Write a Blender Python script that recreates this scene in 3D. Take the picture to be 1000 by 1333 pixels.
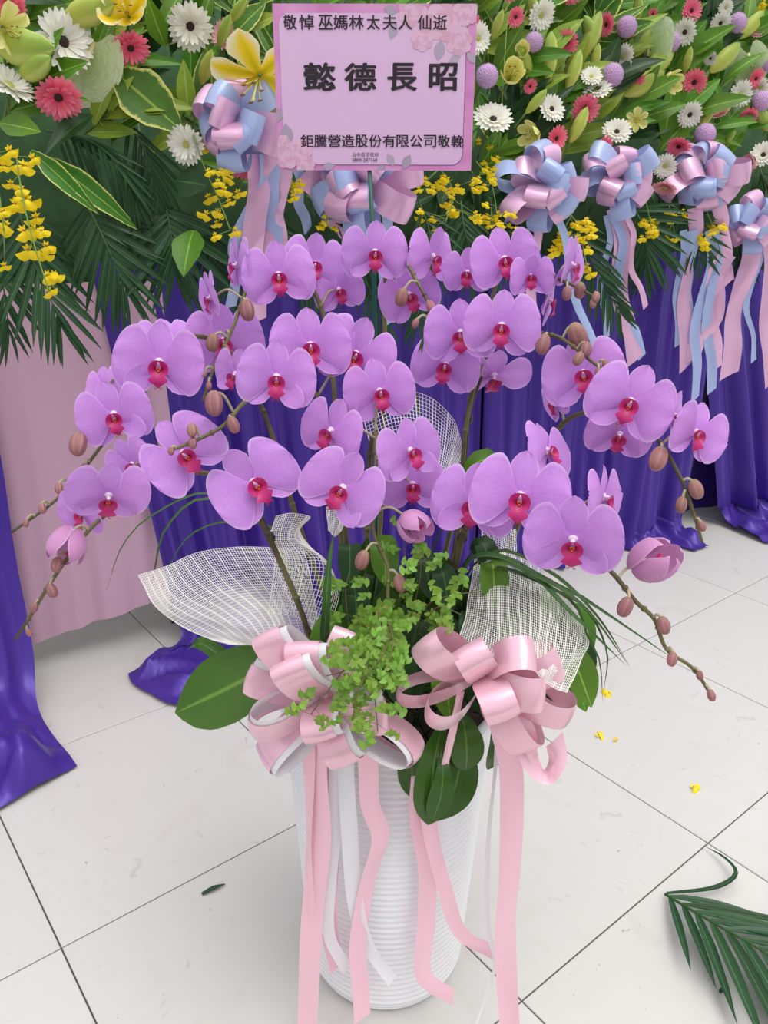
import bpy, math, random
from mathutils import Vector, Matrix, noise as mnoise
for _o in list(bpy.data.objects): bpy.data.objects.remove(_o)
scene = bpy.context.scene
COL = scene.collection
rnd = random.Random(7)
PI = math.pi

# ------------------------------------------------------------------ camera, light, exposure
F_PX, IMG_W, IMG_H = 1025.7, 1000.0, 1333.0
PITCH, ROLL, CAM_H = math.radians(21.154), math.radians(0.7107), 1.2941
cam_pos = Vector((0, 0, CAM_H))
fwd = Vector((0, math.cos(PITCH), -math.sin(PITCH)))
_r = Vector((1, 0, 0)); _u = Vector((0, math.sin(PITCH), math.cos(PITCH)))
cam_r = math.cos(ROLL) * _r + math.sin(ROLL) * _u
cam_u = -math.sin(ROLL) * _r + math.cos(ROLL) * _u
cd = bpy.data.cameras.new('camera'); cam = bpy.data.objects.new('camera', cd); COL.objects.link(cam)
cam.matrix_world = Matrix.Translation(cam_pos) @ Matrix((cam_r, cam_u, -fwd)).transposed().to_4x4()
cd.sensor_fit = 'VERTICAL'; cd.sensor_height = 36.0; cd.lens = 36.0 * F_PX / IMG_H
cd.clip_start = 0.05
scene.camera = cam

world = bpy.data.worlds.new('overcast_sky'); scene.world = world; world.use_nodes = True
_bg = world.node_tree.nodes['Background']
# overcast dome: three times as bright overhead as at the horizon
_nt = world.node_tree; _tc = _nt.nodes.new('ShaderNodeTexCoord'); _sx = _nt.nodes.new('ShaderNodeSeparateXYZ'); _rp = _nt.nodes.new('ShaderNodeValToRGB')
_nt.links.new(_tc.outputs['Generated'], _sx.inputs[0]); _nt.links.new(_sx.outputs[2], _rp.inputs[0]); _nt.links.new(_rp.outputs[0], _bg.inputs[0])
_rp.color_ramp.elements[0].color = (0.40, 0.41, 0.42, 1); _rp.color_ramp.elements[1].color = (0.97, 0.98, 1.0, 1)
_bg.inputs[1].default_value = 1.55
sd = bpy.data.lights.new('hazy_sun_offscreen', 'SUN'); sd.energy = 1.5; sd.angle = math.radians(36); sd.color = (1.0, 0.97, 0.93)
sun = bpy.data.objects.new('hazy_sun_offscreen', sd); COL.objects.link(sun)
sun.matrix_world = Matrix.Translation((2, -2, 4)) @ Vector((0.25, -0.30, 1.0)).to_track_quat('Z', 'Y').to_matrix().to_4x4()
vs = scene.view_settings
vs.view_transform = 'Standard'; vs.look = 'None'; vs.gamma = 1.0; vs.use_curve_mapping = False; vs.exposure = -0.03

# ------------------------------------------------------------------ placing helpers
def ray(x, y): return fwd + cam_r * ((x - 500) / F_PX) - cam_u * ((y - 666.5) / F_PX)
def at(x, y, Y):
    d = ray(x, y); return cam_pos + d * (Y / d.y)
def on_floor(x, y, z=0.0):
    d = ray(x, y); return cam_pos + d * ((z - CAM_H) / d.z)
def depth(p): return (Vector(p) - cam_pos).dot(fwd)
def px2m(px, p): return px * depth(p) / F_PX
def facing(p, yaw=0, pitch=0, roll=0):
    """local x right, y up, z out of the face; starts turned towards the visitor at the photographer's spot"""
    f = (cam_pos - Vector(p)).normalized()
    r = Vector((0, 0, 1)).cross(f).normalized(); u = f.cross(r)
    B = Matrix((r, u, f)).transposed()
    R = Matrix.Rotation(math.radians(yaw), 3, 'Y') @ Matrix.Rotation(math.radians(pitch), 3, 'X') @ Matrix.Rotation(math.radians(roll), 3, 'Z')
    return Matrix.Translation(p) @ (B @ R).to_4x4()
def frame(p, ydir, zhint):
    """local y along ydir, z near zhint"""
    y = Vector(ydir).normalized(); z = Vector(zhint); z = z - y * z.dot(y)
    if z.length < 1e-5: z = y.orthogonal()
    z.normalize(); x = y.cross(z)
    return Matrix.Translation(p) @ Matrix((x, y, z)).transposed().to_4x4()
def S(s): return Matrix.Diagonal((s, s, s, 1)) if not hasattr(s, '__len__') else Matrix.Diagonal((*s, 1))

WM = {}
def put(o, parent=None, M=None):
    M = Matrix.Identity(4) if M is None else M
    COL.objects.link(o); WM[o.name] = M.copy()
    if parent is not None:
        o.parent = parent; o.matrix_basis = WM[parent.name].inverted() @ M
    else: o.matrix_basis = M
    return o
def tag(o, label=None, cat=None, group=None, kind=None):
    if label: o['label'] = label
    if cat: o['category'] = cat
    if group: o['group'] = group
    if kind: o['kind'] = kind
    return o
def thing(name, loc, label, cat, group=None):
    o = bpy.data.objects.new(name, None); o.empty_display_size = 0.02
    put(o, None, Matrix.Translation(loc)); return tag(o, label, cat, group)
def inst(name, me, parent, M): return put(bpy.data.objects.new(name, me), parent, M)

class MB:
    def __init__(s): s.v = []; s.f = []; s.m = []; s.uv = []
    def grid(s, fn, nu, nv, mi=0, uvfn=None):
        b = len(s.v)
        for i in range(nu + 1):
            for j in range(nv + 1):
                s.v.append(Vector(fn(i / nu, j / nv)))
        for i in range(nu):
            for j in range(nv):
                a = b + i * (nv + 1) + j
                s.f.append((a, a + nv + 1, a + nv + 2, a + 1)); s.m.append(mi)
                q = [(i / nu, j / nv), ((i + 1) / nu, j / nv), ((i + 1) / nu, (j + 1) / nv), (i / nu, (j + 1) / nv)]
                s.uv.append([uvfn(*k) for k in q] if uvfn else q)
        return s
    def tube(s, pts, rad, n=6, mi=0):
        pts = [Vector(p) for p in pts]; N = len(pts)
        rad = list(rad) if hasattr(rad, '__len__') else [rad] * N
        b = len(s.v); x = None
        for i in range(N):
            t = (pts[min(i + 1, N - 1)] - pts[max(i - 1, 0)])
            t = t.normalized() if t.length > 1e-9 else Vector((0, 0, 1))
            if x is None: x = t.orthogonal().normalized()
            x = (x - t * x.dot(t)).normalized(); y = t.cross(x)
            for k in range(n):
                a = 2 * PI * k / n; s.v.append(pts[i] + (x * math.cos(a) + y * math.sin(a)) * rad[i])
        for i in range(N - 1):
            for k in range(n):
                a = b + i * n + k; c = b + i * n + (k + 1) % n
                s.f.append((a, c, c + n, a + n)); s.m.append(mi)
                s.uv.append([(i / N, k / n), (i / N, (k + 1) / n), ((i + 1) / N, (k + 1) / n), ((i + 1) / N, k / n)])
        for e, o in ((0, -1), (N - 1, 1)):
            q = [b + e * n + k for k in range(n)]
            s.f.append(tuple(q if o > 0 else q[::-1])); s.m.append(mi); s.uv.append([(0, 0)] * n)
        return s
    def ball(s, c, r, nu=8, nv=6, mi=0, M=None):
        c = Vector(c); r = Vector(r) if hasattr(r, '__len__') else Vector((r, r, r))
        def fn(u, v):
            a = 2 * PI * u; b = PI * v
            p = Vector((math.cos(a) * math.sin(b) * r.x, math.sin(a) * math.sin(b) * r.y, math.cos(b) * r.z))
            if M is not None: p = M @ p
            return c + p
        return s.grid(lambda u, v: fn(u, v), nu, nv, mi)
    def box(s, lo, hi, mi=0, M=None):
        b = len(s.v)
        for z in (lo[2], hi[2]):
            for x, y in ((lo[0], lo[1]), (hi[0], lo[1]), (hi[0], hi[1]), (lo[0], hi[1])):
                p = Vector((x, y, z)); s.v.append(M @ p if M is not None else p)
        for q in ((3, 2, 1, 0), (4, 5, 6, 7), (0, 1, 5, 4), (1, 2, 6, 5), (2, 3, 7, 6), (3, 0, 4, 7)):
            s.f.append(tuple(b + k for k in q)); s.m.append(mi); s.uv.append([(0, 0), (1, 0), (1, 1), (0, 1)])
        return s
    def poly(s, pts, mi=0):
        b = len(s.v); s.v += [Vector(p) for p in pts]
        s.f.append(tuple(range(b, b + len(pts)))); s.m.append(mi); s.uv.append([(0, 0)] * len(pts)); return s
    def mesh(s, name, mats, smooth=True, origin=None):
        me = bpy.data.meshes.new(name)
        o = Vector(origin) if origin is not None else Vector((0, 0, 0))
        me.from_pydata([tuple(p - o) for p in s.v], [], s.f)
        for m in (mats if isinstance(mats, (list, tuple)) else [mats]): me.materials.append(m)
        uvl = me.uv_layers.new(name='UVMap'); k = 0
        flat = [c for q in s.uv for p in q for c in p]
        uvl.data.foreach_set('uv', flat)
        me.polygons.foreach_set('material_index', s.m)
        if smooth: me.polygons.foreach_set('use_smooth', [True] * len(s.f))
        me.update(); return me
    def build(s, name, mats, parent=None, smooth=True):
        """vertices are in world space; the object's origin goes to their middle"""
        lo = [min(p[k] for p in s.v) for k in range(3)]; hi = [max(p[k] for p in s.v) for k in range(3)]
        c = Vector([(a + b) / 2 for a, b in zip(lo, hi)])
        return inst(name, s.mesh(name, mats, smooth, c), parent, Matrix.Translation(c))

def spline(P, n=8):
    """Catmull-Rom through points (Vectors), n steps per span"""
    P = [Vector(p) for p in P]; Q = [2 * P[0] - P[1]] + P + [2 * P[-1] - P[-2]]; out = []
    for i in range(1, len(Q) - 2):
        a, b, c, d = Q[i - 1:i + 3]
        for k in range(n):
            t = k / n
            out.append(0.5 * ((2 * b) + (c - a) * t + (2 * a - 5 * b + 4 * c - d) * t * t + (3 * b - a - 3 * c + d) * t ** 3))
    out.append(P[-1]); return out
def lut(T, s):
    for (a, x), (b, y) in zip(T, T[1:]):
        if s <= b:
            t = (s - a) / (b - a) if b > a else 0
            t = t * t * (3 - 2 * t) * 0.5 + t * 0.5
            return x + (y - x) * t
    return T[-1][1]
def resample(pts, n):
    L = [0]
    for a, b in zip(pts, pts[1:]): L.append(L[-1] + (b - a).length)
    out = []; j = 0
    for i in range(n):
        t = L[-1] * i / (n - 1)
        while j < len(L) - 2 and L[j + 1] < t: j += 1
        d = L[j + 1] - L[j]; out.append(pts[j].lerp(pts[j + 1], (t - L[j]) / d if d else 0))
    return out

# ------------------------------------------------------------------ materials
def srgb(r, g, b):
    f = lambda c: (c / 255) / 12.92 if c <= 10 else ((c / 255 + 0.055) / 1.055) ** 2.4
    return (f(r), f(g), f(b), 1)
class NT:
    def __init__(s, name):
        s.mat = bpy.data.materials.new(name); s.mat.use_nodes = True; s.t = s.mat.node_tree
        s.bsdf = s.t.nodes['Principled BSDF']; s.out = s.t.nodes['Material Output']
    def n(s, kind, **kw):
        o = s.t.nodes.new('ShaderNode' + kind)
        for k, v in kw.items():
            if k.startswith('i_'):
                key = k[2:]; o.inputs[int(key) if key.isdigit() else key].default_value = v
            else: setattr(o, k, v)
        return o
    def l(s, a, b): s.t.links.new(a, b)
    def math(s, op, a, b=None, clamp=False):
        o = s.n('Math', operation=op, use_clamp=clamp)
        for k, x in enumerate((a, b)):
            if x is None: continue
            if isinstance(x, (int, float)): o.inputs[k].default_value = x
            else: s.l(x, o.inputs[k])
        return o.outputs[0]
    def mix(s, fac, a, b, mode='MIX'):
        o = s.n('Mix', data_type='RGBA', blend_type=mode)
        for k, x in ((0, fac), (6, a), (7, b)):
            if isinstance(x, (int, float, tuple)): o.inputs[k].default_value = x
            else: s.l(x, o.inputs[k])
        return o.outputs[2]
    def ramp(s, src, stops, interp='LINEAR'):
        o = s.n('ValToRGB'); o.color_ramp.interpolation = interp; e = o.color_ramp.elements
        while len(e) < len(stops): e.new(0.5)
        for k, (p, c) in enumerate(stops):
            e[k].position = p; e[k].color = c if isinstance(c, tuple) else (c, c, c, 1)
        s.l(src, o.inputs[0]); return o.outputs[0]
    def uv(s):
        t = s.n('TexCoord'); x = s.n('SeparateXYZ'); s.l(t.outputs['UV'], x.inputs[0]); return x.outputs[0], x.outputs[1]
    def noise(s, scale, detail=3, coord='Object', dist=0.0):
        t = s.n('TexCoord'); o = s.n('TexNoise', i_Scale=scale, i_Detail=detail, i_Distortion=dist)
        s.l(t.outputs[coord], o.inputs['Vector']); return o.outputs['Fac']
    def vary(s, col, dv=0.12, dh=0.0):
        r = s.n('ObjectInfo').outputs['Random']
        h = s.n('HueSaturation'); 
        s.l(s.math('ADD', s.math('MULTIPLY', r, dv * 2), 1 - dv), h.inputs['Value'])
        if dh:
            r2 = s.math('FRACT', s.math('MULTIPLY', r, 17.3))
            s.l(s.math('ADD', s.math('MULTIPLY', r2, dh * 2), 0.5 - dh), h.inputs['Hue'])
        if isinstance(col, tuple): h.inputs['Color'].default_value = col
        else: s.l(col, h.inputs['Color'])
        return h.outputs[0]
    def done(s, col, rough=0.5, spec=0.5, trans=0.0, bump=None, bstr=0.2, bdist=0.001, sheen=0.0, tcol=None):
        b = s.bsdf
        if isinstance(col, tuple): b.inputs['Base Color'].default_value = col
        else: s.l(col, b.inputs['Base Color'])
        if isinstance(rough, (int, float)): b.inputs['Roughness'].default_value = rough
        else: s.l(rough, b.inputs['Roughness'])
        b.inputs['Specular IOR Level'].default_value = spec
        if sheen: b.inputs['Sheen Weight'].default_value = sheen
        if bump is not None:
            bm = s.n('Bump', i_Strength=bstr, i_Distance=bdist); s.l(bump, bm.inputs['Height']); s.l(bm.outputs[0], b.inputs['Normal'])
        if trans:
            t = s.n('BsdfTranslucent'); m = s.n('MixShader', i_0=trans)
            if tcol is not None: t.inputs[0].default_value = tcol
            elif isinstance(col, tuple): t.inputs[0].default_value = col
            else: s.l(col, t.inputs[0])
            s.l(b.outputs[0], m.inputs[1]); s.l(t.outputs[0], m.inputs[2]); s.l(m.outputs[0], s.out.inputs[0])
        return s.mat
M = {}
def simple(name, rgb, rough=0.5, spec=0.5, trans=0.0, dv=0.08, dh=0.0, nscale=None, namp=0.25, sheen=0.0):
    t = NT(name); c = srgb(*rgb)
    if nscale:
        f = t.noise(nscale); c = t.mix(t.math('MULTIPLY', f, 1.0), tuple(x * (1 - namp) for x in c[:3]) + (1,), tuple(min(1, x * (1 + namp)) for x in c[:3]) + (1,))
    c = t.vary(c, dv, dh) if dv else c
    M[name] = t.done(c, rough, spec, trans, sheen=sheen); return M[name]

def orchid_petal_mat(name, base, rim, deep):
    t = NT(name); u, v = t.uv()
    e = t.math('ABSOLUTE', t.math('SUBTRACT', v, 0.5))                     # 0 mid .. .5 edge
    rimf = t.math('MAXIMUM', t.ramp(e, [(0.44, 0.0), (0.5, 0.9)]), t.ramp(u, [(0.94, 0.0), (1.0, 0.8)]))
    c = t.mix(t.ramp(u, [(0.0, 0.2), (0.12, 0.9), (0.5, 0.0)]), srgb(*base), srgb(*deep))
    n = t.noise(22, 3)
    c = t.mix(t.math('MULTIPLY', n, 0.35), c, srgb(*rim))
    # fine veins fanning out along the petal
    w = t.math('SINE', t.math('ADD', t.math('MULTIPLY', v, 95.0), t.math('MULTIPLY', t.noise(40, 2), 6.0))); w = t.ramp(w, [(0.4, 0.0), (1.0, 0.18)])
    c = t.mix(w, c, srgb(*deep)); c = t.mix(rimf, c, srgb(*rim)); c = t.vary(c, 0.06, 0.006)
    bump = t.math('SINE', t.math('MULTIPLY', v, 90.0))
    M[name] = t.done(c, 0.55, 0.25, 0.22, bump=n, bstr=0.05, bdist=0.001, sheen=0.15)
orchid_petal_mat('orchid_petal', (206, 140, 228), (232, 194, 244), (188, 112, 212))
orchid_petal_mat('orchid_bud_petal', (204, 138, 192), (236, 196, 226), (176, 98, 152))
def lip_mat():
    t = NT('orchid_lip'); u, v = t.uv()
    n = t.noise(160, 2)
    c = t.mix(t.ramp(n, [(0.35, 0.0), (0.7, 1.0)]), srgb(176, 16, 84), srgb(206, 58, 140))
    c = t.mix(t.ramp(u, [(0.0, 0.7), (0.35, 0.0)]), c, srgb(150, 12, 44))
    M['orchid_lip'] = t.done(c, 0.4, 0.4, 0.12)
lip_mat()
simple('orchid_lip_gold', (190, 78, 40), 0.5, nscale=400, namp=0.5)
simple('orchid_column', (238, 214, 240), 0.5, trans=0.1)
def bud_mat():
    t = NT('orchid_bud'); n = t.noise(30, 2)
    u, v = t.uv()
    w = t.math('SINE', t.math('MULTIPLY', u, 44.0))
    c = t.mix(t.ramp(n, [(0.35, 0.0), (0.7, 1.0)]), srgb(152, 92, 102), srgb(134, 104, 78))
    c = t.mix(t.ramp(w, [(0.2, 0.0), (1.0, 0.35)]), c, srgb(182, 128, 142))
    c = t.mix(t.ramp(v, [(0.66, 0.0), (1.0, 0.6)]), c, srgb(144, 140, 82))
    M['orchid_bud'] = t.done(t.vary(c, 0.12, 0.02), 0.5, 0.4)
bud_mat()
def stem_mat():
    t = NT('orchid_stem'); n = t.noise(14, 3)
    c = t.mix(t.ramp(n, [(0.35, 0.0), (0.62, 1.0)]), srgb(74, 62, 42), srgb(112, 108, 66))
    M['orchid_stem'] = t.done(c, 0.45, 0.4)
stem_mat()
simple('pedicel', (172, 160, 132), 0.5)
simple('stake', (54, 34, 34), 0.55)
def leaf_mat(name, base, mid, edge=None, trans=0.12, rough=0.38, edge_at=0.36, veins=60, dv=0.2, dh=0.015, spec=0.32):
    t = NT(name); u, v = t.uv()
    e = t.math('ABSOLUTE', t.math('SUBTRACT', v, 0.5))
    n = t.noise(9, 2)
    c = t.mix(t.math('MULTIPLY', n, 0.8), srgb(*base), srgb(*[int(k * 0.72) for k in base]))
    c = t.mix(t.ramp(e, [(0.012, 1.0), (0.04, 0.0)]), c, srgb(*mid))
    if edge:
        n2 = t.noise(30, 2); f = t.math('ADD', e, t.math('MULTIPLY', t.math('SUBTRACT', n2, 0.5), 0.14))
        c = t.mix(t.ramp(f, [(edge_at, 0.0), (edge_at + 0.05, 1.0)]), c, srgb(*edge))
    c = t.vary(c, dv, dh)
    bump = t.math('SINE', t.math('MULTIPLY', v, float(veins)))
    M[name] = t.done(c, rough, spec, trans, bump=bump, bstr=0.10, bdist=0.0005)
leaf_mat('leaf_orchid', (66, 106, 32), (92, 130, 54), rough=0.28)
leaf_mat('leaf_green', (94, 146, 34), (142, 184, 70))
leaf_mat('leaf_dark', (34, 74, 28), (66, 108, 48))
leaf_mat('leaf_variegated', (76, 128, 38), (146, 178, 76), (204, 212, 116), edge_at=0.41)
leaf_mat('leaf_lime', (158, 186, 62), (184, 202, 118))
leaf_mat('leaf_palm', (42, 84, 46), (88, 126, 82), veins=30, rough=0.35)
leaf_mat('leaf_grass', (66, 104, 48), (112, 146, 82), veins=40)
leaf_mat('leaf_fern', (140, 184, 72), (158, 196, 92), trans=0.25, dv=0.2)
def gerbera_mat(name, base, tip):
    t = NT(name); u, v = t.uv(); n = t.math('SINE', t.math('MULTIPLY', v, 26.0))
    c = t.mix(u, srgb(*base), srgb(*tip))
    M[name] = t.done(t.vary(c, 0.08, 0.006), 0.55, 0.3, 0.2, bump=n, bstr=0.3)
gerbera_mat('gerbera_pink', (246, 72, 112), (255, 146, 168))
gerbera_mat('gerbera_white', (238, 236, 216), (250, 248, 240))
gerbera_mat('gerbera_pale', (232, 140, 152), (246, 188, 192))
simple('gerbera_disc_dark', (52, 32, 24), 0.8, nscale=300, namp=0.7)
simple('gerbera_disc_green', (182, 186, 90), 0.8, nscale=300, namp=0.5)
simple('calyx', (96, 122, 58), 0.6)
def lily_mat():
    t = NT('lily_petal'); u, v = t.uv(); e = t.math('ABSOLUTE', t.math('SUBTRACT', v, 0.5))
    f = t.math('ADD', t.math('MULTIPLY', u, 0.55), t.math('MULTIPLY', e, 1.0))
    c = t.ramp(f, [(0.1, srgb(214, 196, 30)), (0.42, srgb(254, 220, 34)), (0.78, srgb(252, 244, 206))])
    M['lily_petal'] = t.done(t.vary(c, 0.05), 0.5, 0.3, 0.2)
    t = NT('lily_petal_lemon'); u, v = t.uv(); e = t.math('ABSOLUTE', t.math('SUBTRACT', v, 0.5))
    c = t.ramp(t.math('ADD', t.math('MULTIPLY', u, 0.6), e), [(0.1, srgb(216, 214, 100)), (0.9, srgb(248, 242, 168))])
    M['lily_petal_lemon'] = t.done(t.vary(c, 0.05), 0.5, 0.3, 0.2)
    t = NT('lily_bud'); u, v = t.uv(); w = t.math('SINE', t.math('MULTIPLY', u, 6 * PI))
    c = t.mix(v, srgb(196, 200, 84), srgb(138, 168, 66)); c = t.mix(t.ramp(w, [(0.3, 0.0), (1.0, 0.5)]), c, srgb(222, 222, 130))
    M['lily_bud'] = t.done(t.vary(c, 0.12, 0.015), 0.42, 0.4, 0.08)
lily_mat()
def spathe_mat():
    t = NT('anthurium_spathe'); u, v = t.uv()
    n = t.n('TexVoronoi', i_Scale=9.0, feature='DISTANCE_TO_EDGE'); tc = t.n('TexCoord'); t.l(tc.outputs['UV'], n.inputs['Vector'])
    f = t.ramp(n.outputs['Distance'], [(0.02, 1.0), (0.1, 0.0)])
    c = t.mix(u, srgb(172, 202, 120), srgb(214, 228, 184)); c = t.mix(t.math('MULTIPLY', f, 0.3), c, srgb(146, 182, 98))
    M['anthurium_spathe'] = t.done(t.vary(c, 0.08, 0.01), 0.3, 0.5, 0.1, bump=n.outputs['Distance'], bstr=0.4, bdist=0.004)
spathe_mat()
simple('spadix', (226, 214, 150), 0.6)
def pompom_mat():
    t = NT('pompom'); tc = t.n('TexCoord'); vo = t.n('TexVoronoi', i_Scale=11.0); t.l(tc.outputs['Object'], vo.inputs['Vector'])
    M['pompom'] = t.done(t.vary(srgb(206, 168, 210), .06), 0.7, 0.3, bump=t.math('SUBTRACT', 1.0, vo.outputs['Distance']), bstr=0.8, bdist=0.004)
pompom_mat()
simple('oncidium', (255, 224, 10), 0.5, trans=0.2, dv=0.06)
simple('oncidium_dark', (196, 120, 20), 0.5)
simple('oncidium_stem', (120, 148, 60), 0.5)
simple('stamen', (126, 84, 40), 0.7)
simple('rose', (232, 158, 164), 0.5, trans=0.15)
def satin(name, c0, c1, rough=0.28, sheen=0.3, wscale=0.0, aniso=0.6, trans=0.0, dv=0.0, metal=0.0):
    t = NT(name); n = t.noise(2.5, 2)
    c = t.mix(n, srgb(*c0), srgb(*c1)); 
    if dv: c = t.vary(c, dv)
    tc = t.n('TexCoord'); fine = t.n('TexNoise', i_Scale=900.0, i_Detail=1.0); t.l(tc.outputs['Object'], fine.inputs['Vector'])
    M[name] = t.done(c, rough, 0.5, trans, bump=fine.outputs['Fac'], bstr=0.06, bdist=0.0005, sheen=sheen)
    t.bsdf.inputs['Anisotropic'].default_value = aniso; t.bsdf.inputs['Metallic'].default_value = metal
satin('satin_purple', (62, 32, 138), (72, 42, 152), rough=0.36, sheen=0.06, metal=0.2)
satin('cloth_pink', (200, 158, 180), (208, 168, 188), rough=0.6, sheen=0.1, aniso=0.0)
satin('ribbon_pink', (240, 188, 206), (246, 200, 216), rough=0.26, trans=0.08, metal=0.3)
satin('ribbon_mauve', (228, 178, 214), (238, 190, 222), metal=0.3, rough=0.26, trans=0.1)
satin('ribbon_white', (240, 240, 244), (248, 248, 250), rough=0.5, trans=0.3, aniso=0)
satin('ribbon_blue', (172, 192, 236), (188, 204, 244), metal=0.15, rough=0.3, trans=0.25, aniso=0)
simple('mesh_thread', (250, 248, 240), 0.6, trans=0.15, dv=0)
simple('foam_green', (46, 76, 42), 0.95, dv=0, nscale=20, namp=0.6)
simple('metal_dark', (36, 36, 40), 0.4, dv=0)
def pot_mat():
    t = NT('pot_glaze'); n = t.noise(40, 3)
    c = t.mix(n, srgb(240, 240, 242), srgb(228, 229, 232)); M['pot_glaze'] = t.done(c, 0.22, 0.5)
pot_mat()
simple('potting_bark', (46, 32, 24), 0.95, dv=0, nscale=40, namp=0.8)
def tile_mat():
    t = NT('floor_tile'); n = t.noise(1.6, 4, dist=0.6); n2 = t.noise(7, 6, dist=1.2); n3 = t.noise(46, 4, dist=0.8); n4 = t.noise(16, 5, dist=2.0)
    c = t.mix(n, srgb(201, 198, 193), srgb(209, 206, 202))
    c = t.mix(t.ramp(n2, [(0.56, 0.0), (0.74, 0.32)]), c, srgb(188, 181, 170))
    c = t.mix(t.ramp(n4, [(0.66, 0.0), (0.72, 0.32)]), c, srgb(160, 154, 146))
    c = t.mix(t.ramp(n3, [(0.72, 0.0), (0.76, 0.75)]), c, srgb(120, 116, 106))
    c = t.vary(c, 0.015)
    M['floor_tile'] = t.done(c, t.ramp(n2, [(0.3, 0.32), (0.8, 0.5)]), 0.4, bump=n2, bstr=0.03)
tile_mat()
simple('grout', (84, 78, 72), 0.9, dv=0)
simple('wall_paint', (150, 150, 148), 0.8, dv=0, nscale=3, namp=0.05)
def card_mat():
    t = NT('card_pink'); tc = t.n('TexCoord'); sx = t.n('SeparateXYZ'); t.l(tc.outputs['UV'], sx.inputs[0])
    n = t.n('TexNoise', i_Scale=3.0, i_Detail=3.0); t.l(tc.outputs['UV'], n.inputs['Vector'])
    c = t.ramp(n.outputs['Fac'], [(0.3, srgb(198, 118, 178)), (0.7, srgb(226, 164, 210))])
    M['card_pink'] = t.done(c, 0.35, 0.4)
    t = NT('card_panel'); c = t.mix(t.noise(12, 2), srgb(220, 182, 218), srgb(224, 188, 222)); M['card_panel'] = t.done(c, 0.35, 0.4)
card_mat()
simple('card_shadow', (158, 98, 150), 0.4, dv=0)
simple('ink', (32, 18, 30), 0.6, dv=0)
simple('print_rose', (222, 180, 204), 0.4, dv=0.04)
simple('print_rose_deep', (214, 164, 190), 0.4, dv=0.04)
simple('print_leaf', (176, 160, 180), 0.4, dv=0.1)
simple('stick_green', (16, 84, 72), 0.4, dv=0)

# ------------------------------------------------------------------ setting: floor tiles, unseen wall added behind the stands
YAW = math.radians(38.672); TILE = 0.6
OX, OY = 0.34864 * TILE, 2.01268 * TILE
fa = Vector((math.cos(YAW), math.sin(YAW), 0)); fb = Vector((-math.sin(YAW), math.cos(YAW), 0))
def tile_pt(a, b, z=0.0): return fa * (OX + a * TILE) + fb * (OY - b * TILE) + Vector((0, 0, z))
fm = MB(); fm.poly([tile_pt(-9, 9, -.004), tile_pt(11, 9, -.004), tile_pt(11, -8, -.004), tile_pt(-9, -8, -.004)])
floor = tag(fm.build('floor', M['grout'], None, False), 'pale stone tile floor with dark thin joints', None, None, 'structure')
tb = MB(); g = 0.0015; hs = TILE / 2 - g; bev = 0.0012
for q, z in ((hs, -bev), (hs - bev, 0.0)):
    pass
base = [(-hs, -hs), (hs, -hs), (hs, hs), (-hs, hs)]; k2 = (hs - bev) / hs
tb.v = [Vector((x, y, -0.006)) for x, y in base] + [Vector((x, y, -bev)) for x, y in base] + [Vector((x * k2, y * k2, 0)) for x, y in base]
for q in [(8, 9, 10, 11)] + [(r * 4 + i, r * 4 + (i + 1) % 4, r * 4 + 4 + (i + 1) % 4, r * 4 + 4 + i) for r in (0, 1) for i in range(4)]:
    tb.f.append(q); tb.m.append(0); tb.uv.append([(0, 0)] * 4)
tile_me = tb.mesh('tile', M['floor_tile'], False)
for a in range(-6, 9):
    for b in range(-6, 6):
        c = tile_pt(a + .5, b + .5)
        if c.y < -0.6 or c.y > 5.4 or abs(c.x) > 3.6: continue
        inst('tile', tile_me, floor, Matrix.Translation(c) @ Matrix.Rotation(YAW + rnd.choice((0, 1, 2, 3)) * PI / 2, 4, 'Z'))
SKD = Vector((1, 0.5, 0)).normalized(); SKN = Vector((SKD.y, -SKD.x, 0))       # along the row of stands; towards the visitor
def skirt_line(x): return Vector((x, 2.55 + 0.5 * x, 0))
wb = MB(); Mw = Matrix.Translation(skirt_line(0) - SKN * 1.6) @ Matrix((SKD, -SKN, Vector((0, 0, 1)))).transposed().to_4x4()
wb.box((-3.2, 0, 0), (3.6, 0.1, 2.6), 0, Mw)
tag(wb.build('sky_block_wall', M['wall_paint'], None, False), 'plain grey unseen wall added behind the flower stands to block sky light', None, None, 'structure')  # unseen wall, added to keep bright sky from shining through behind the bank

# ------------------------------------------------------------------ stands that carry the flower banks
def stand(x0, x1, label):
    p0, p1 = skirt_line(x0), skirt_line(x1); L = (p1 - p0).length; mid = (p0 + p1) / 2 - SKN * 0.30
    t = thing('flower_stand', mid, label, 'table')
    B = Matrix.Translation(mid) @ Matrix((SKD, -SKN, Vector((0, 0, 1)))).transposed().to_4x4()
    MB().box((-L / 2, -.24, 1.02), (L / 2, .3, 1.05), 0, B).build('tabletop', M['metal_dark'], t, False)
    for sx in (-1, 1):
        for yy in (-.2, .26):
            MB().box((sx * (L / 2 - .05) - .015, yy - .015, 0), (sx * (L / 2 - .05) + .015, yy + .015, 1.02), 0, B).build('leg', M['metal_dark'], t, False)
    m = MB(); m.grid(lambda u, v: B @ Vector(((u - .5) * (L - .02), -.16 + .012 * math.sin(u * 60), 0.0 + v * 1.0)), 60, 2)
    if x0 > -1: m.build('inner_cloth', M['satin_purple'], t)
    # the foam mound the stems are pushed into
    m = MB()
    def mound(u, v):
        a = PI * v; x = (u - .5) * L
        e = 1.0
        return B @ Vector((x, -.10 - .12 * math.sin(a) * e + .30 * v, 1.05 + 0.92 * v))
    m.grid(mound, 24, 8); m.build('foam_block', M['foam_green'], t)
    return t
stand(-1.75, -0.602, 'dark flower stand behind the pale pink skirt')
stand(-0.60, 0.638, 'dark flower stand behind the orchids and the card')
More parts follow.
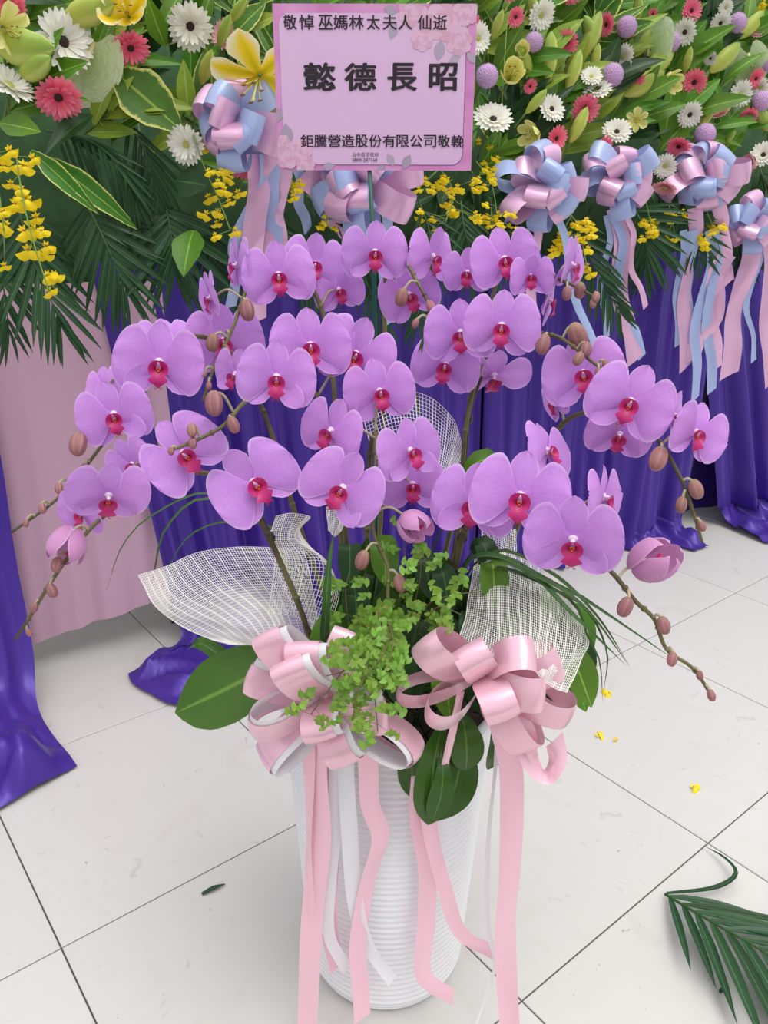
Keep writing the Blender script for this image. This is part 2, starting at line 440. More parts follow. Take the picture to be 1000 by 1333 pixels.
stand(0.64, 2.6, 'dark flower stand behind the blue and pink ribbon tails')

# ------------------------------------------------------------------ drapes
def drape(name, mat, label, cat, top, bot, ztop, pool, seed, nf=9.0, amp=0.03, zhem=0.0, nu=150, nv=70, group=None, out=0.05, hem_rise=0.0, spread=None):
    """top/bot: skirt-line x ranges; pool(u): how far the cloth runs out over the floor"""
    r = random.Random(seed); ph = [r.uniform(0, 6.28) for _ in range(10)]
    def fold(u, v=0.0):
        a = 2 * PI * nf * u
        return (math.sin(a + ph[0] + 2.0 * math.sin(5 * u + ph[1]) + .9 * math.sin(2.6 * v + 9 * u + ph[8])) * (.7 + .45 * math.sin(7 * u + ph[9])) + .55 * math.sin(1.73 * a + ph[2] + 1.4 * v * math.sin(8 * u + ph[5])) + .3 * math.sin(3.1 * a + ph[3] + v)) / 1.5
    def wr(a, b): 
        return math.sin(a * 9 + ph[4] + 2 * math.sin(b * 7 + ph[5])) * math.sin(b * 11 + ph[6] + 1.5 * math.sin(a * 6 + ph[7]))
    def fn(u, v):
        pl = pool(u); drop = ztop - zhem; tot = drop + max(pl, 0); s = v * tot
        k = min(1, s / drop); ks = k * k * (3 - 2 * k)
        x = top[0] + (top[1] - top[0]) * u; xb = bot[0] + (bot[1] - bot[0]) * u
        xx = x + (xb - x) * k
        R = min(0.10, max(pl, .001))                     # radius of the turn at the floor
        if s < drop - R * .57: z = ztop - s; f = 0.0
        else:
            q = s - (drop - R * .57); arc = R * PI / 2
            if q < arc: a = q / R; z = zhem + R - R * math.sin(a); f = R - R * math.cos(a)
            else: z = zhem; f = R + (q - arc)
        p = skirt_line(xx)
        am = amp * (.35 + .65 * k) * (1 if f < .02 else max(.25, 1 - f * 3))
        off = out * ks + am * fold(u, v) + f
        zz = z
        if pl > 0.02:
            w = min(1, f / .1)
            cr = abs(mnoise.noise((p.x * 7 + seed, f * 9, seed * .3))) + .5 * abs(mnoise.noise((p.x * 17, f * 23, seed)))
            zz = z + w * (.010 + .020 * max(0, wr(u * 3, f * 2.2)) + .05 * cr * (1 if v < .97 else .3) + .02 * max(0, fold(u)) * max(0, 1 - f * 2.2))
            if v > .985: zz = min(zz, .012)
            zz = max(zz, 0.004)
        else: zz = z + hem_rise * u * k + .002 * fold(u) * k
        if spread: p = p + Vector((-spread(u) * max(0, f - .03), 0, 0))
        return p + SKN * off + Vector((0, 0, zz))
    m = MB(); m.grid(fn, nu, nv)
    o = m.build(name, mat, None); return tag(o, label, cat, group)
drape('table_skirt', M['cloth_pink'], 'pale pink gathered cloth skirt hanging between two purple drapes', 'table skirt', (-1.35, -.62), (-1.35, -.62), 1.1, lambda u: 0, 3, nf=4, amp=.014, zhem=.03, out=.02, hem_rise=.13)
def pool_mid(u): return .04 + .40 * (min(1, .42 + u * 3.6) if u < .22 else math.exp(-((u - .22) / .12) ** 2)) + .03 * math.sin(u * 9)
drape('satin_drape', M['satin_purple'], 'purple satin drape puddling on the floor beside the dark gap under the pink skirt', 'drape', (-.78, .33), (-.66, .31), 1.15, pool_mid, 11, nf=7, amp=.05, out=.07, spread=lambda u: 1.15 * max(0, 1 - u * 3.0))
drape('satin_drape', M['satin_purple'], 'purple satin drape hanging close behind the white orchid pot', 'drape', (.34, 1.30), (.33, 1.24), 1.15, lambda u: .04 + .03 * math.sin(u * 8) + .10 * u ** 3, 23, nf=6, amp=.055, out=.06)
drape('satin_drape', M['satin_purple'], 'purple satin drape swept aside beneath the hanging ribbon tails', 'drape', (1.18, 2.3), (1.46, 2.7), 1.15, lambda u: .16 + .1 * math.sin(u * 7 + 1), 35, nf=6, amp=.055, out=.05)
# the drape that comes forward over the floor at the other end of the pink skirt
def side_drape():
    r = random.Random(5); ph = [r.uniform(0, 6.28) for _ in range(8)]
    top = [Vector((-1.62, 1.52, 1.1)), Vector((-1.02, 1.90, 1.1))]
    m = MB()
    edge = spline([Vector((-1.03, 1.97, 1.10)), Vector((-1.00, 1.96, .72)), Vector((-.985, 1.92, .42)), Vector((-.945, 1.85, .17)), Vector((-.90, 1.74, .045)), Vector((-.745, 1.575, .006))], 12)
    edge = resample(edge, 61)
    def fn(u, v):
        e = edge[min(60, int(round(v * 60)))]
        far = Vector((-1.75, 1.20 + .10 * (1 - v), e.z)) if v < .8 else Vector((-1.75 + .25 * (v - .8) / .2, 1.2 - .6 * (v - .8) / .2, e.z))
        p = e.lerp(far, 1 - u)
        n = Vector((.5, -.85, 0))
        k = 1 - u
        fo = math.sin(26 * k + ph[0] + 1.2 * math.sin(4 * v + ph[1])) + .5 * math.sin(47 * k + ph[2])
        x_ = 58 * (k + .10 * v * (1 - k)) + 2.2 * math.sin(3.1 * v + ph[6]); fo += .55 * (1 - 2 * abs(math.sin(x_)) ** .7) * (.5 + .5 * math.sin(11 * k + ph[7]))
        a = .045 * min(1, k * 9) * (.4 + .6 * v) * (1 if v < .8 else max(0, 1 - (v - .8) * 5))
        p = p + n * (a * fo)
        if v > .74:
            w = min(1, (v - .74) / .12) * min(1, (1 - v) * 14 + .06)
            p.z += w * .075 * max(0, math.sin(17 * k + 6 * v + ph[3] + 2 * math.sin(9 * v + ph[4]))) * min(1, k * 12 + .1)
            p.z += w * .02 * max(0, math.sin(31 * v + 12 * k + ph[5])) * min(1, k * 14)
            cr = abs(mnoise.noise((p.x * 8, p.y * 8, 3.3))) + .55 * abs(mnoise.noise((p.x * 19 + p.y * 9, p.y * 15, 7.1)))
            p.z += .085 * cr * min(1, (v - .74) / .1) * (1 if v < .985 else .12) * min(1, k * 10 + .1)
        p.z = max(p.z, .004)
        return p
    m.grid(fn, 190, 60)
    tag(m.build('satin_drape', M['satin_purple'], None), 'purple satin drape spread forward over the tiles in front of the pink skirt', 'drape')
side_drape()

# ------------------------------------------------------------------ the planter
POT = Vector((0.012, 1.085, 0.0)); POT_H = 0.57
def planter():
    t = thing('planter', POT, 'tall white ribbed ceramic planter holding the orchids', 'planter')
    prof = []; N = 44
    def rad(z): return .125 + .012 * min(1, z / .03) + (.169 - .137) * (z / POT_H) ** 1.0
    for i in range(N * 4 + 1):
        z = .004 + (POT_H - .02) * i / (N * 4)
        q = (i % 4) / 4
        prof.append((rad(z) + .0026 * abs(math.sin(PI * i / 4)) ** .6, z))
    prof = [(.0, .0), (.112, .0), (.122, .002)] + prof + [(.176, POT_H - .014), (.178, POT_H - .006), (.174, POT_H), (.166, POT_H), (.162, POT_H - .01), (.158, POT_H - .06)]
    m = MB(); n = len(prof) - 1
    m.grid(lambda u, v: POT + Vector((prof[round(v * n)][0] * math.cos(2 * PI * u), prof[round(v * n)][0] * math.sin(2 * PI * u), prof[round(v * n)][1])), 72, n)
    m.build('body', M['pot_glaze'], t)
    m = MB(); m.grid(lambda u, v: POT + Vector((.160 * v * math.cos(2 * PI * u), .160 * v * math.sin(2 * PI * u), POT_H - .045 + .01 * math.sin(9 * u * v * 6))), 32, 8)
    m.build('potting_bark', M['potting_bark'], t)
planter()

# ------------------------------------------------------------------ orchids
def _pw(u):
    if u > .56: return .39 * math.sqrt(max(0, 1 - ((u - .56) / .445) ** 2))
    q = u / .56; return .028 + .362 * (math.sin(PI / 2 * q) ** 1.25 * .75 + .25 * q)
PETAL_W = [(k / 40, _pw(k / 40)) for k in range(41)]
SEPAL_W = [(0, .045), (.12, .085), (.35, .145), (.58, .165), (.78, .14), (.92, .085), (1, .012)]
def petal_mesh(name, L, W, cup, mat, tw=0.0, bend=0.0, nu=15, nv=10, seed=0, asym=0.0, lobes=0.012):
    """lies along local +x from the flower's centre, z is the face"""
    r = random.Random(seed); p1, p2 = r.uniform(0, 6), r.uniform(0, 6)
    def fn(u, v):
        u = math.sin(PI / 2 * u) ** 1.1; t = v * 2 - 1; w = lut(W, u) * L / .52
        x = u * L; y = t * w + asym * w * w * 1.2
        z = cup * (t * t) * w - bend * u * u * L + lobes * math.sin(5 * u + p1) * t + lobes * .6 * math.sin(7 * t + p2) * u
        x -= (abs(t) ** 2.4) * .10 * L * (1 - u) * -1.0 * (1 if u > .05 else 0) * .5
        return (x, y * math.cos(tw * u), z + y * math.sin(tw * u))
    m = MB(); m.grid(fn, nu, nv); return m.mesh(name, mat)
OM = {}
for k in range(3):
    OM['petal', k] = petal_mesh('petal', .52, PETAL_W, (-.10, -.16, -.05)[k], M['orchid_petal'], bend=(.05, .12, -.04)[k], seed=k, lobes=(.012, .016, .02)[k])
    OM['sepal', k] = petal_mesh('sepal', .49, SEPAL_W, .12, M['orchid_petal'], bend=(.0, .08, -.08)[k], seed=10 + k, nu=9, nv=5)
def lip_mesh():
    m = MB()
    # middle lobe: narrow claw, then an arrow-shaped blade running forward and down to a thin tip
    Wd = [(0, .03), (.22, .035), (.42, .06), (.58, .115), (.70, .095), (.88, .035), (1, .008)]
    def mid(u, v):
        t = v * 2 - 1; w = lut(Wd, u)
        return (t * w, -.045 - .225 * u ** 1.1, .04 + .20 * u - .16 * u * u * u + .25 * abs(t) ** 1.5 * w)
    m.grid(mid, 10, 6, 0)
    for s in (-1, 1):                                    # side lobes: rounded ears that curve up and round the column
        def side(u, v):
            a = math.radians(-75 + 165 * v); rr = .125 * (u ** .8) * (.8 + .25 * math.sin(PI * v))
            x = .025 + rr * math.cos(a) * .95; y = -.055 + rr * math.sin(a)
            return (s * (x - .035 * u * u), y, .045 + .13 * u - .05 * u * u)
        m.grid(side, 6, 8, 0)
    for s in (-1, 1): m.ball((s * .016, -.05, .075), (.015, .02, .018), 7, 5, 1)
    m.ball((0, -.078, .085), (.018, .016, .014), 7, 5, 1)
    for s in (-1, 1):                                    # the two thin curled tendrils of the tip
        m.tube([(s * .008, -.262, .085), (s * .03, -.285, .10), (s * .045, -.27, .12), (s * .03, -.25, .125)], .0045, 4, 0)
    return m.mesh('lip', [M['orchid_lip'], M['orchid_lip_gold']])
OM['lip'] = lip_mesh()
_m = MB(); _m.ball((0, .012, .05), (.026, .026, .042), 9, 6); _m.ball((0, .03, .015), (.05, .045, .022), 9, 6); _m.ball((0, .0, -.01), (.05, .05, .03), 9, 6)
OM['column'] = _m.mesh('flower', M['orchid_column'])
def rotz(d): return Matrix.Rotation(math.radians(d), 4, 'Z')
def tilt(d): return Matrix.Rotation(math.radians(d), 4, 'Y')
def orchid_flower(plant, p, size, yaw=0, pitch=0, roll=0, openness=1.0):
    R = rnd
    W0 = facing(p, yaw, pitch, roll) @ S(size)
    f = inst('flower', OM['column'], plant, W0)
    o = (1 - openness) * 75
    for s, a in ((1, 8), (-1, 172)):
        k = R.randrange(3)
        Mx = W0 @ Matrix.Translation((0, 0, .012)) @ rotz(a + R.uniform(-4, 4)) @ tilt(-(R.uniform(-2, 14)) - o)
        if s < 0: Mx = Mx @ Matrix.Diagonal((1, -1, 1, 1))
        inst('petal', OM['petal', k], f, Mx)
    for a in (90, 222, 318):
        inst('sepal', OM['sepal', R.randrange(3)], f, W0 @ Matrix.Translation((0, 0, -.014)) @ rotz(a + R.uniform(-5, 5)) @ tilt(R.uniform(-4, 8) - o * .8))
    inst('lip', OM['lip'], f, W0 @ Matrix.Rotation(math.radians(R.uniform(-4, 6)), 4, 'X'))
    return W0 @ Vector((0, 0, -.03))
def cup_shell():
    def fn(u, v):
        t = (v * 2 - 1); a = PI * u
        w = .62 * math.sin(PI * min(.999, u * .93 + .05)) ** .75
        r = .40 * math.sin(a * .92 + .12) ** .8
        return (r * math.cos(t * w * 1.3), r * math.sin(t * w * 1.3), -.5 * math.cos(a))
    m = MB(); m.grid(fn, 10, 6); return m.mesh('petal', M['orchid_bud_petal'])
OM['cup'] = cup_shell()
_m = MB(); _m.ball((0, 0, -.45), (.09, .09, .07), 8, 5); OM['cupbase'] = _m.mesh('flower', M['orchid_column'])
def half_open(plant, p, size, axis, spread=12):
    """a flower still closing round its lip; axis points from stalk to tip"""
    W0 = frame(p, Vector(axis).orthogonal(), axis) @ S(size)
    f = inst('flower', OM['cupbase'], plant, W0)
    for k in range(5):
        q = 1.0 if k % 2 else .93
        Mx = W0 @ Matrix.Rotation(2 * PI * k / 5, 4, 'Z') @ Matrix.Translation((.02, 0, -.5)) @ Matrix.Rotation(math.radians(spread + 4 * (k % 2)), 4, 'Y') @ Matrix.Translation((0, 0, .5)) @ S(q)
        inst('petal', OM['cup'], f, Mx)
    inst('lip', OM['lip'], f, W0 @ Matrix.Translation((0, 0, .1)) @ S(.8))
    return W0 @ Vector((0, 0, -.5))
def bud_mesh():
    def fn(u, v):
        a = 2 * PI * u; b = PI * v
        r = .42 * math.sin(b) ** .85 * (1 + .10 * (v - .5)) * (1 + .045 * math.cos(3 * a) * math.sin(b))
        return (r * math.cos(a), r * math.sin(a), .55 * math.cos(b) * -1)
    m = MB(); m.grid(lambda u, v: fn(u, 1 - v), 14, 9); return m.mesh('bud', M['orchid_bud'])
OM['bud'] = bud_mesh()

def nearest(path, p):
    return min(range(len(path)), key=lambda i: (path[i] - p).length)
def orchid(label, base, path, flowers, buds, cups=(), leaves=(), stake=None):
    """path: (px, py, Y) points from pot to tip; flowers (px,py,width px,Y,yaw,pitch,roll[,open]); buds (px,py,diam px,Y)"""
    b = Vector(base)
    t = thing('orchid_plant', b, label, 'orchid', 'orchid plants in the white planter')
    P = [b] + [at(*q) for q in path]
    sp = spline(P, 10); n = len(sp)
    st = MB(); st.tube(sp, [.0046 - .0026 * (i / (n - 1)) for i in range(n)], 7, 0)
    for i in range(12, n - 6, 9): st.ball(sp[i], .0062 - .003 * i / n, 6, 4, 0)              # nodes
    ped = []
    for fl in flowers:
        x, y, w, Y, yaw, pit, rol = fl[:7]; p = at(x, y, Y)
        q = orchid_flower(t, p, px2m(w, p), yaw, pit, rol, fl[7] if len(fl) > 7 else 1.0); ped.append((q, p))
    for (x, y, w, h, Y, ax, spd) in cups:
        p = at(x, y, Y); q = half_open(t, p, px2m(h, p), Vector(ax), spd); ped.append((q, p))
    for (x, y, d, Y) in buds:
        p = at(x, y, Y); r = px2m(d, p); i = nearest(sp, p); a = p - sp[i]
        ax = Vector((rnd.uniform(-.3, .3), rnd.uniform(-.4, .1), -1)) + a.normalized() * .5
        inst('bud', OM['bud'], t, frame(p, ax.orthogonal(), ax) @ S((r, r, r * 1.12)))
        ped.append((p - ax.normalized() * r * .5, p))
    for q, p in ped:
        i = nearest(sp[n // 4:], q) + n // 4; i = max(0, i - 1); a = sp[i]; L = (q - a).length
        mid = (a + q) / 2 + Vector((0, 0, min(.25 * L, .012)))
        pp = spline([a, mid, q], 5); st.tube(pp, [.0019] * (len(pp) - 1) + [.0024], 5, 1)
    st.build('flower_stem', [M['orchid_stem'], M['pedicel']], t)
    if stake:
        m = MB(); pp = [at(*q) for q in stake]; pp[0] = Vector(stake[0]) if False else pp[0]
        m.tube(spline([b + Vector((.012, .006, 0))] + pp, 6), .0034, 6)
        m.build('support_stake', M['stake'], t)
        c = pp[len(pp) // 2]
        m = MB(); m.ball(c, (.007, .006, .009), 8, 6); m.build('stem_clip', M['metal_dark'], t)
    for lf in leaves: strap_leaf(t, *lf)
    return t
LEAF_W = [(0, .3), (.1, .42), (.25, .7), (.42, .94), (.55, 1.0), (.68, .95), (.8, .76), (.9, .47), (.96, .24), (1, .02)]
def blade(name, mat, parent, pts, width, fold=.25, W=LEAF_W, hint=None, nu=18, nv=6, twist=0.0):
    """leaf along world points; width in metres; hint: direction the upper face looks"""
    pp = resample(spline(pts, 8), nu + 1); hint = Vector(hint) if hint is not None else Vector((0, -.5, 1))
    def fn(u, v):
        i = round(u * nu); p = pp[i]; t = (pp[min(nu, i + 1)] - pp[max(0, i - 1)]).normalized()
        s = t.cross(hint); s = s.normalized() if s.length > 1e-4 else Vector((1, 0, 0)); nn = s.cross(t)
        if twist: s = Matrix.Rotation(twist * u, 3, t) @ s; nn = Matrix.Rotation(twist * u, 3, t) @ nn
        q = v * 2 - 1; w = lut(W, u) * width / 2
        return p + s * (q * w) + nn * (abs(q) ** 1.5 * w * fold)
    m = MB(); m.grid(fn, nu, nv); return m.build(name, mat, parent)
def strap_leaf(parent, pts, wpx, hint=(0, -.6, 1), fold=.22):
    P = [at(*q) for q in pts]; w = px2m(wpx, P[len(P) // 2])
    return blade('leaf', M['leaf_orchid'], parent, P, w, fold, hint=hint)
Z0 = POT_H - .05
orchid('orchid spray with bare bud tip crossing the pink skirt, topmost of the two there', (-.05, 1.12, Z0),
    [(430, 800, 1.14), (385, 670, 1.16), (343, 535, 1.19), (292, 452, 1.2), (235, 440, 1.16), (188, 478, 1.13), (152, 548, 1.08), (125, 590, 1.06), (76, 648, 1.03), (15, 693, 1.0)],
    [(207, 474, 112, 1.10, -4, 0, -6), (216, 446, 78, 1.19, 10, -28, 0), (149, 541, 94, 1.05, -12, 4, 10), (136, 503, 58, 1.14, -40, -10, 15)],
    [(102, 578, 27, 1.03), (111, 611, 14, 1.03), (77, 636, 13, 1.01), (55, 662, 12, 1.0), (34, 681, 9, 1.0)])
orchid('orchid spray with drooping bud tip hanging over the forward purple drape', (-.07, 1.06, Z0),
    [(405, 835, .99), (388, 785, .98), (348, 695, .98), (322, 652, 1.0), (280, 618, 1.0), (205, 620, .97), (160, 652, .94), (116, 690, .9), (70, 752, .87), (42, 798, .86), (20, 832, .86)],
    [(332, 630, 116, .95, 0, 0, 36), (241, 592, 108, .93, -4, 4, 38), (174, 606, 80, 1.0, -38, 8, 25), (141, 646, 104, .88, -4, 38, -12), (108, 668, 74, .93, -50, 15, -10)],
    [(74, 735, 17, .86), (68, 769, 16, .86), (45, 791, 12, .86), (38, 823, 10, .86)],
    cups=[(88, 712, 62, 50, .87, (-.15, -.55, -.6), 12)],
    stake=[(400, 820, 1.0), (388, 782, .985), (352, 700, .985), (335, 660, 1.0)],
    leaves=[([(395, 860, .96), (345, 872, .93), (288, 900, .92), (228, 928, .93)], 96, (-.3, -1.0, .9), .15), ([(345, 880, .98), (300, 862, .97), (262, 838, .98), (245, 845, 1.0)], 22, (0, -.5, 1), .3)])
orchid('orchid spray with clustered buds in front of the tilted wide-open blooms', (-.03, 1.09, Z0),
    [(455, 800, 1.06), (440, 660, 1.05), (425, 545, 1.06), (398, 502, 1.05), (352, 505, 1.01), (318, 524, .97), (292, 553, .93), (258, 572, .91), (223, 586, .90)],
    [(360, 493, 100, .98, 0, 2, -4), (307, 488, 72, 1.05, -42, 10, -20), (404, 452, 104, 1.05, 4, 0, 2), (462, 463, 104, 1.08, 6, 2, -22)],
    [(279, 525, 28, .93), (304, 553, 19, .92), (250, 560, 16, .905), (251, 577, 13, .90), (223, 587, 10, .895)])
orchid('orchid spray with a bud chain drooping beside two sideways flowers', (-.01, 1.13, Z0),
    [(462, 790, 1.18), (445, 640, 1.2), (432, 480, 1.22), (415, 392, 1.23), (378, 352, 1.22), (338, 348, 1.19), (322, 374, 1.17), (302, 430, 1.14), (278, 480, 1.12), (264, 522, 1.11)],
    [(363, 360, 92, 1.17, 0, 0, 6), (409, 346, 84, 1.24, 10, -4, -10), (441, 378, 66, 1.25, 18, 4, 12), (309, 346, 76, 1.2, -76, 0, 8), (275, 388, 70, 1.18, -72, 6, 12), (292, 446, 100, 1.2, -4, 0, 0)],
    [(322, 404, 23, 1.15), (277, 446, 20, 1.12), (295, 455, 11, 1.13), (265, 486, 12, 1.105), (272, 502, 10, 1.1)])
orchid('orchid spray topped by the single bloom beneath the pink card', (.02, 1.15, Z0),
    [(492, 800, 1.2), (497, 640, 1.23), (502, 480, 1.26), (500, 375, 1.27), (512, 342, 1.26), (528, 342, 1.23), (545, 370, 1.2), (558, 398, 1.18), (556, 430, 1.17)],
    [(488, 330, 84, 1.22, 6, 0, 0), (563, 335, 80, 1.25, 48, 4, -6), (533, 385, 78, 1.27, 8, 4, 22)],
    [(523, 387, 20, 1.19), (561, 399, 15, 1.175), (541, 421, 11, 1.165), (555, 430, 9, 1.16)])
orchid('orchid spray ending in small buds against the palm beside the ribbons', (.06, 1.14, Z0),
    [(560, 800, 1.18), (598, 640, 1.2), (612, 520, 1.22), (636, 405, 1.24), (655, 352, 1.24), (688, 342, 1.21), (715, 358, 1.19), (748, 372, 1.17), (778, 389, 1.16)],
    [(657, 339, 88, 1.18, 6, -4, 14), (609, 356, 66, 1.23, -12, 6, 0), (691, 360, 62, 1.15, 8, 6, 4, .62), (744, 346, 76, 1.2, 68, 0, -8), (714, 392, 74, 1.22, 78, 8, -20)],
    [(738, 382, 15, 1.16), (755, 378, 18, 1.17), (776, 387, 12, 1.15), (772, 395, 11, 1.15)])
orchid('orchid spray with a thick row of buds ending above the flower pair by ribbon tails', (.08, 1.10, Z0),
    [(575, 810, 1.13), (597, 690, 1.14), (606, 560, 1.15), (624, 482, 1.15), (645, 440, 1.13), (682, 428, 1.09), (706, 434, 1.06), (732, 441, 1.04), (770, 470, 1.01), (800, 492, 1.0)],
    [(653, 426, 97, 1.05, 0, 0, 0), (600, 435, 92, 1.11, -6, 2, 6), (580, 477, 88, 1.14, -6, 4, -8), (642, 488, 96, 1.17, 26, 52, 10)],
    [(707, 448, 23, 1.04), (752, 437, 30, 1.04), (763, 455, 18, 1.01), (753, 467, 16, 1.0), (789, 475, 12, .995), (779, 484, 11, .99), (798, 492, 9, .99)],
    stake=[(578, 800, 1.15), (600, 660, 1.155), (610, 545, 1.165), (626, 490, 1.16)])
orchid('orchid spray whose bud tip dangles in front of the puddled drape by white tiles', (.11, 1.09, Z0),
    [(620, 800, 1.1), (672, 690, 1.1), (700, 600, 1.09), (735, 550, 1.07), (775, 535, 1.04), (815, 540, 1.0), (850, 564, .96), (885, 620, .93), (905, 675, .92), (914, 705, .92)],
    [(820, 525, 110, .96, 4, 0, -18), (760, 488, 104, 1.04, -4, -4, 16), (806, 566, 84, 1.03, 8, 28, -6), (905, 564, 88, .94, 40, 2, -14), (722, 524, 62, 1.08, -62, 24, 25), (876, 540, 72, 1.02, 70, -4, -25)],
    [(857, 597, 28, .93), (906, 637, 22, .92), (887, 657, 18, .915), (914, 685, 12, .91)])
orchid('orchid spray carrying the largest blooms, its bare bud tip over the white tiles', (.10, 1.05, Z0),
    [(580, 800, 1.03), (592, 745, 1.0), (605, 692, .97), (632, 652, .95), (685, 648, .93), (742, 690, .9), (796, 744, .86), (828, 783, .84), (852, 806, .83), (868, 845, .82), (902, 870, .81), (927, 906, .81)],
    [(677, 648, 126, .87, 2, 0, -4), (616, 656, 112, .92, -8, 4, -4), (746, 704, 124, .82, 0, 22, 2), (712, 588, 90, .98, 58, -22, -8), (786, 648, 88, .92, 74, -6, 6)],
    [(814, 790, 23, .82), (864, 814, 20, .815), (875, 858, 16, .80), (911, 879, 11, .80), (926, 905, 13, .80)],
    cups=[(852, 730, 60, 66, .86, (.30, -.35, .45), 4)],
    stake=[(588, 770, 1.02), (602, 700, .99), (606, 680, .985)])
orchid('orchid spray falling forward over the fern with two hanging buds', (.0, 1.04, Z0),
    [(482, 820, 1.06), (478, 700, 1.06), (482, 590, 1.06), (489, 566, 1.02), (489, 600, .98), (486, 650, .95), (487, 695, .93), (505, 738, .91), (506, 785, .90), (521, 828, .90)],
    [(494, 511, 92, 1.04, 14, 6, 8), (431, 562, 92, .99, -34, 2, -20), (445, 637, 108, .92, -6, 6, -30), (534, 588, 92, .95, 32, 4, 18), (537, 632, 86, 1.0, 8, 12, 0)],
    [(472, 729, 22, .905), (521, 759, 20, .9), (499, 798, 15, .895), (519, 827, 12, .89)],
    cups=[(540, 684, 50, 46, .92, (.35, -.6, -.15), 6)],
    leaves=[([(575, 945, .90), (566, 990, .86), (562, 1030, .845), (558, 1074, .85)], 50, (.1, -1, .35), .18),
            ([(605, 945, .92), (600, 990, .88), (590, 1030, .865), (562, 1070, .865)], 56, (.3, -1, .35), .18),
            ([(600, 925, .90), (606, 955, .875), (608, 985, .87), (606, 1004, .875)], 46, (.2, -1, .5), .15),
            ([(545, 960, .92), (536, 990, .89), (540, 1020, .885), (556, 1048, .885)], 40, (-.5, -1, .2), .2),
            ([(640, 925, .93), (650, 955, .9), (645, 985, .90), (635, 1002, .905)], 36, (.5, -1, .3), .2),
            ([(575, 985, .86), (577, 1010, .842), (573, 1040, .84), (562, 1072, .846)], 34, (.1, -1, .3), .12)])

# ------------------------------------------------------------------ foliage inside the planter
def foliage():
    t = thing('foliage_plant', POT + Vector((0, -.03, Z0)), 'dark pointed-leaf foliage plant between the orchid stems', 'plant')
    r = random.Random(3); b = POT + Vector((0, 0, Z0))
    m = MB(); stems = []
    spec = [(500, 692, .97, 60), (470, 700, .99, 50), (530, 712, 1.0, 55), (640, 722, .98, 60), (622, 700, 1.02, 50), (655, 745, 1.0, 60), (600, 590, 1.12, 60), (560, 735, .98, 55), (456, 755, .98, 60), (452, 800, .95, 60), (545, 790, .97, 70), (580, 800, .96, 65), (600, 830, .95, 70), (540, 850, .93, 70), (505, 850, .92, 70), (565, 860, .91, 70), (470, 840, .93, 60), (620, 790, .99, 60), (690, 770, 1.02, 60), (715, 800, 1.01, 62), (735, 830, .99, 60), (740, 870, .96, 60), (715, 850, .95, 70), (680, 830, .96, 70), (660, 800, 1.0, 60), (520, 770, 1.03, 60), (495, 730, 1.05, 60), (440, 780, 1.0, 50), (580, 750, 1.04, 60), (610, 860, .93, 60), (430, 840, .97, 60), (650, 860, .93, 70), (760, 842, .97, 40), (670, 790, .95, 80), (700, 800, .93, 80), (730, 815, .92, 80), (735, 850, .90, 76), (700, 840, .90, 80), (668, 825, .92, 80), (748, 790, .97, 60), (640, 780, .96, 80)]
    for i, (x, y, Y, L) in enumerate(spec):
        tip = at(x, y, Y); root = b + Vector((r.uniform(-.08, .08), r.uniform(-.08, .06), 0)); d = (tip - root)
        l = px2m(L, tip); a = tip - d.normalized() * l * .5 + Vector((r.uniform(-.02, .02), 0, 0))
        out = Vector((d.x + r.uniform(-.1, .1), d.y - .12, .02)).normalized()
        c = a + out * l * .45 + Vector((0, 0, .02)); e = a + out * l * .95 + Vector((0, 0, -.035))
        m.tube(spline([root, (root + a) / 2 + Vector((0, 0, .03)), a], 4), .0016, 5)
        blade('leaf', M['leaf_dark'] if i % 3 else M['leaf_green'], t, [a, c, e], l * .62, .2, nu=10, nv=4, hint=(out.x * .3, -.8, .9))
    # broad upright leaves right behind the fern
    for (x0, y0, x1, y1, Y, w) in [(470, 900, 478, 700, 1.0, 52), (520, 900, 530, 735, .99, 60), (560, 900, 580, 720, 1.01, 60), (590, 910, 640, 760, .99, 54), (500, 880, 505, 760, .95, 50), (440, 900, 455, 740, 1.03, 50), (650, 890, 668, 740, 1.02, 66), (690, 890, 720, 770, 1.0, 66), (635, 870, 640, 735, 1.04, 60), (720, 900, 752, 800, .98, 54), (665, 880, 690, 780, .98, 64)]:
        p0, p1 = at(x0, y0, Y), at(x1, y1, Y + .02)
        blade('leaf', M['leaf_orchid'], t, [p0, p0.lerp(p1, .5) + Vector((0, .012, 0)), p1], px2m(w, p0), .25, hint=(0, -1, .2), nu=12, nv=4)
    m.build('stem', M['leaf_dark'], t)
foliage()
simple('pedicel_fern', (104, 96, 52), 0.5)
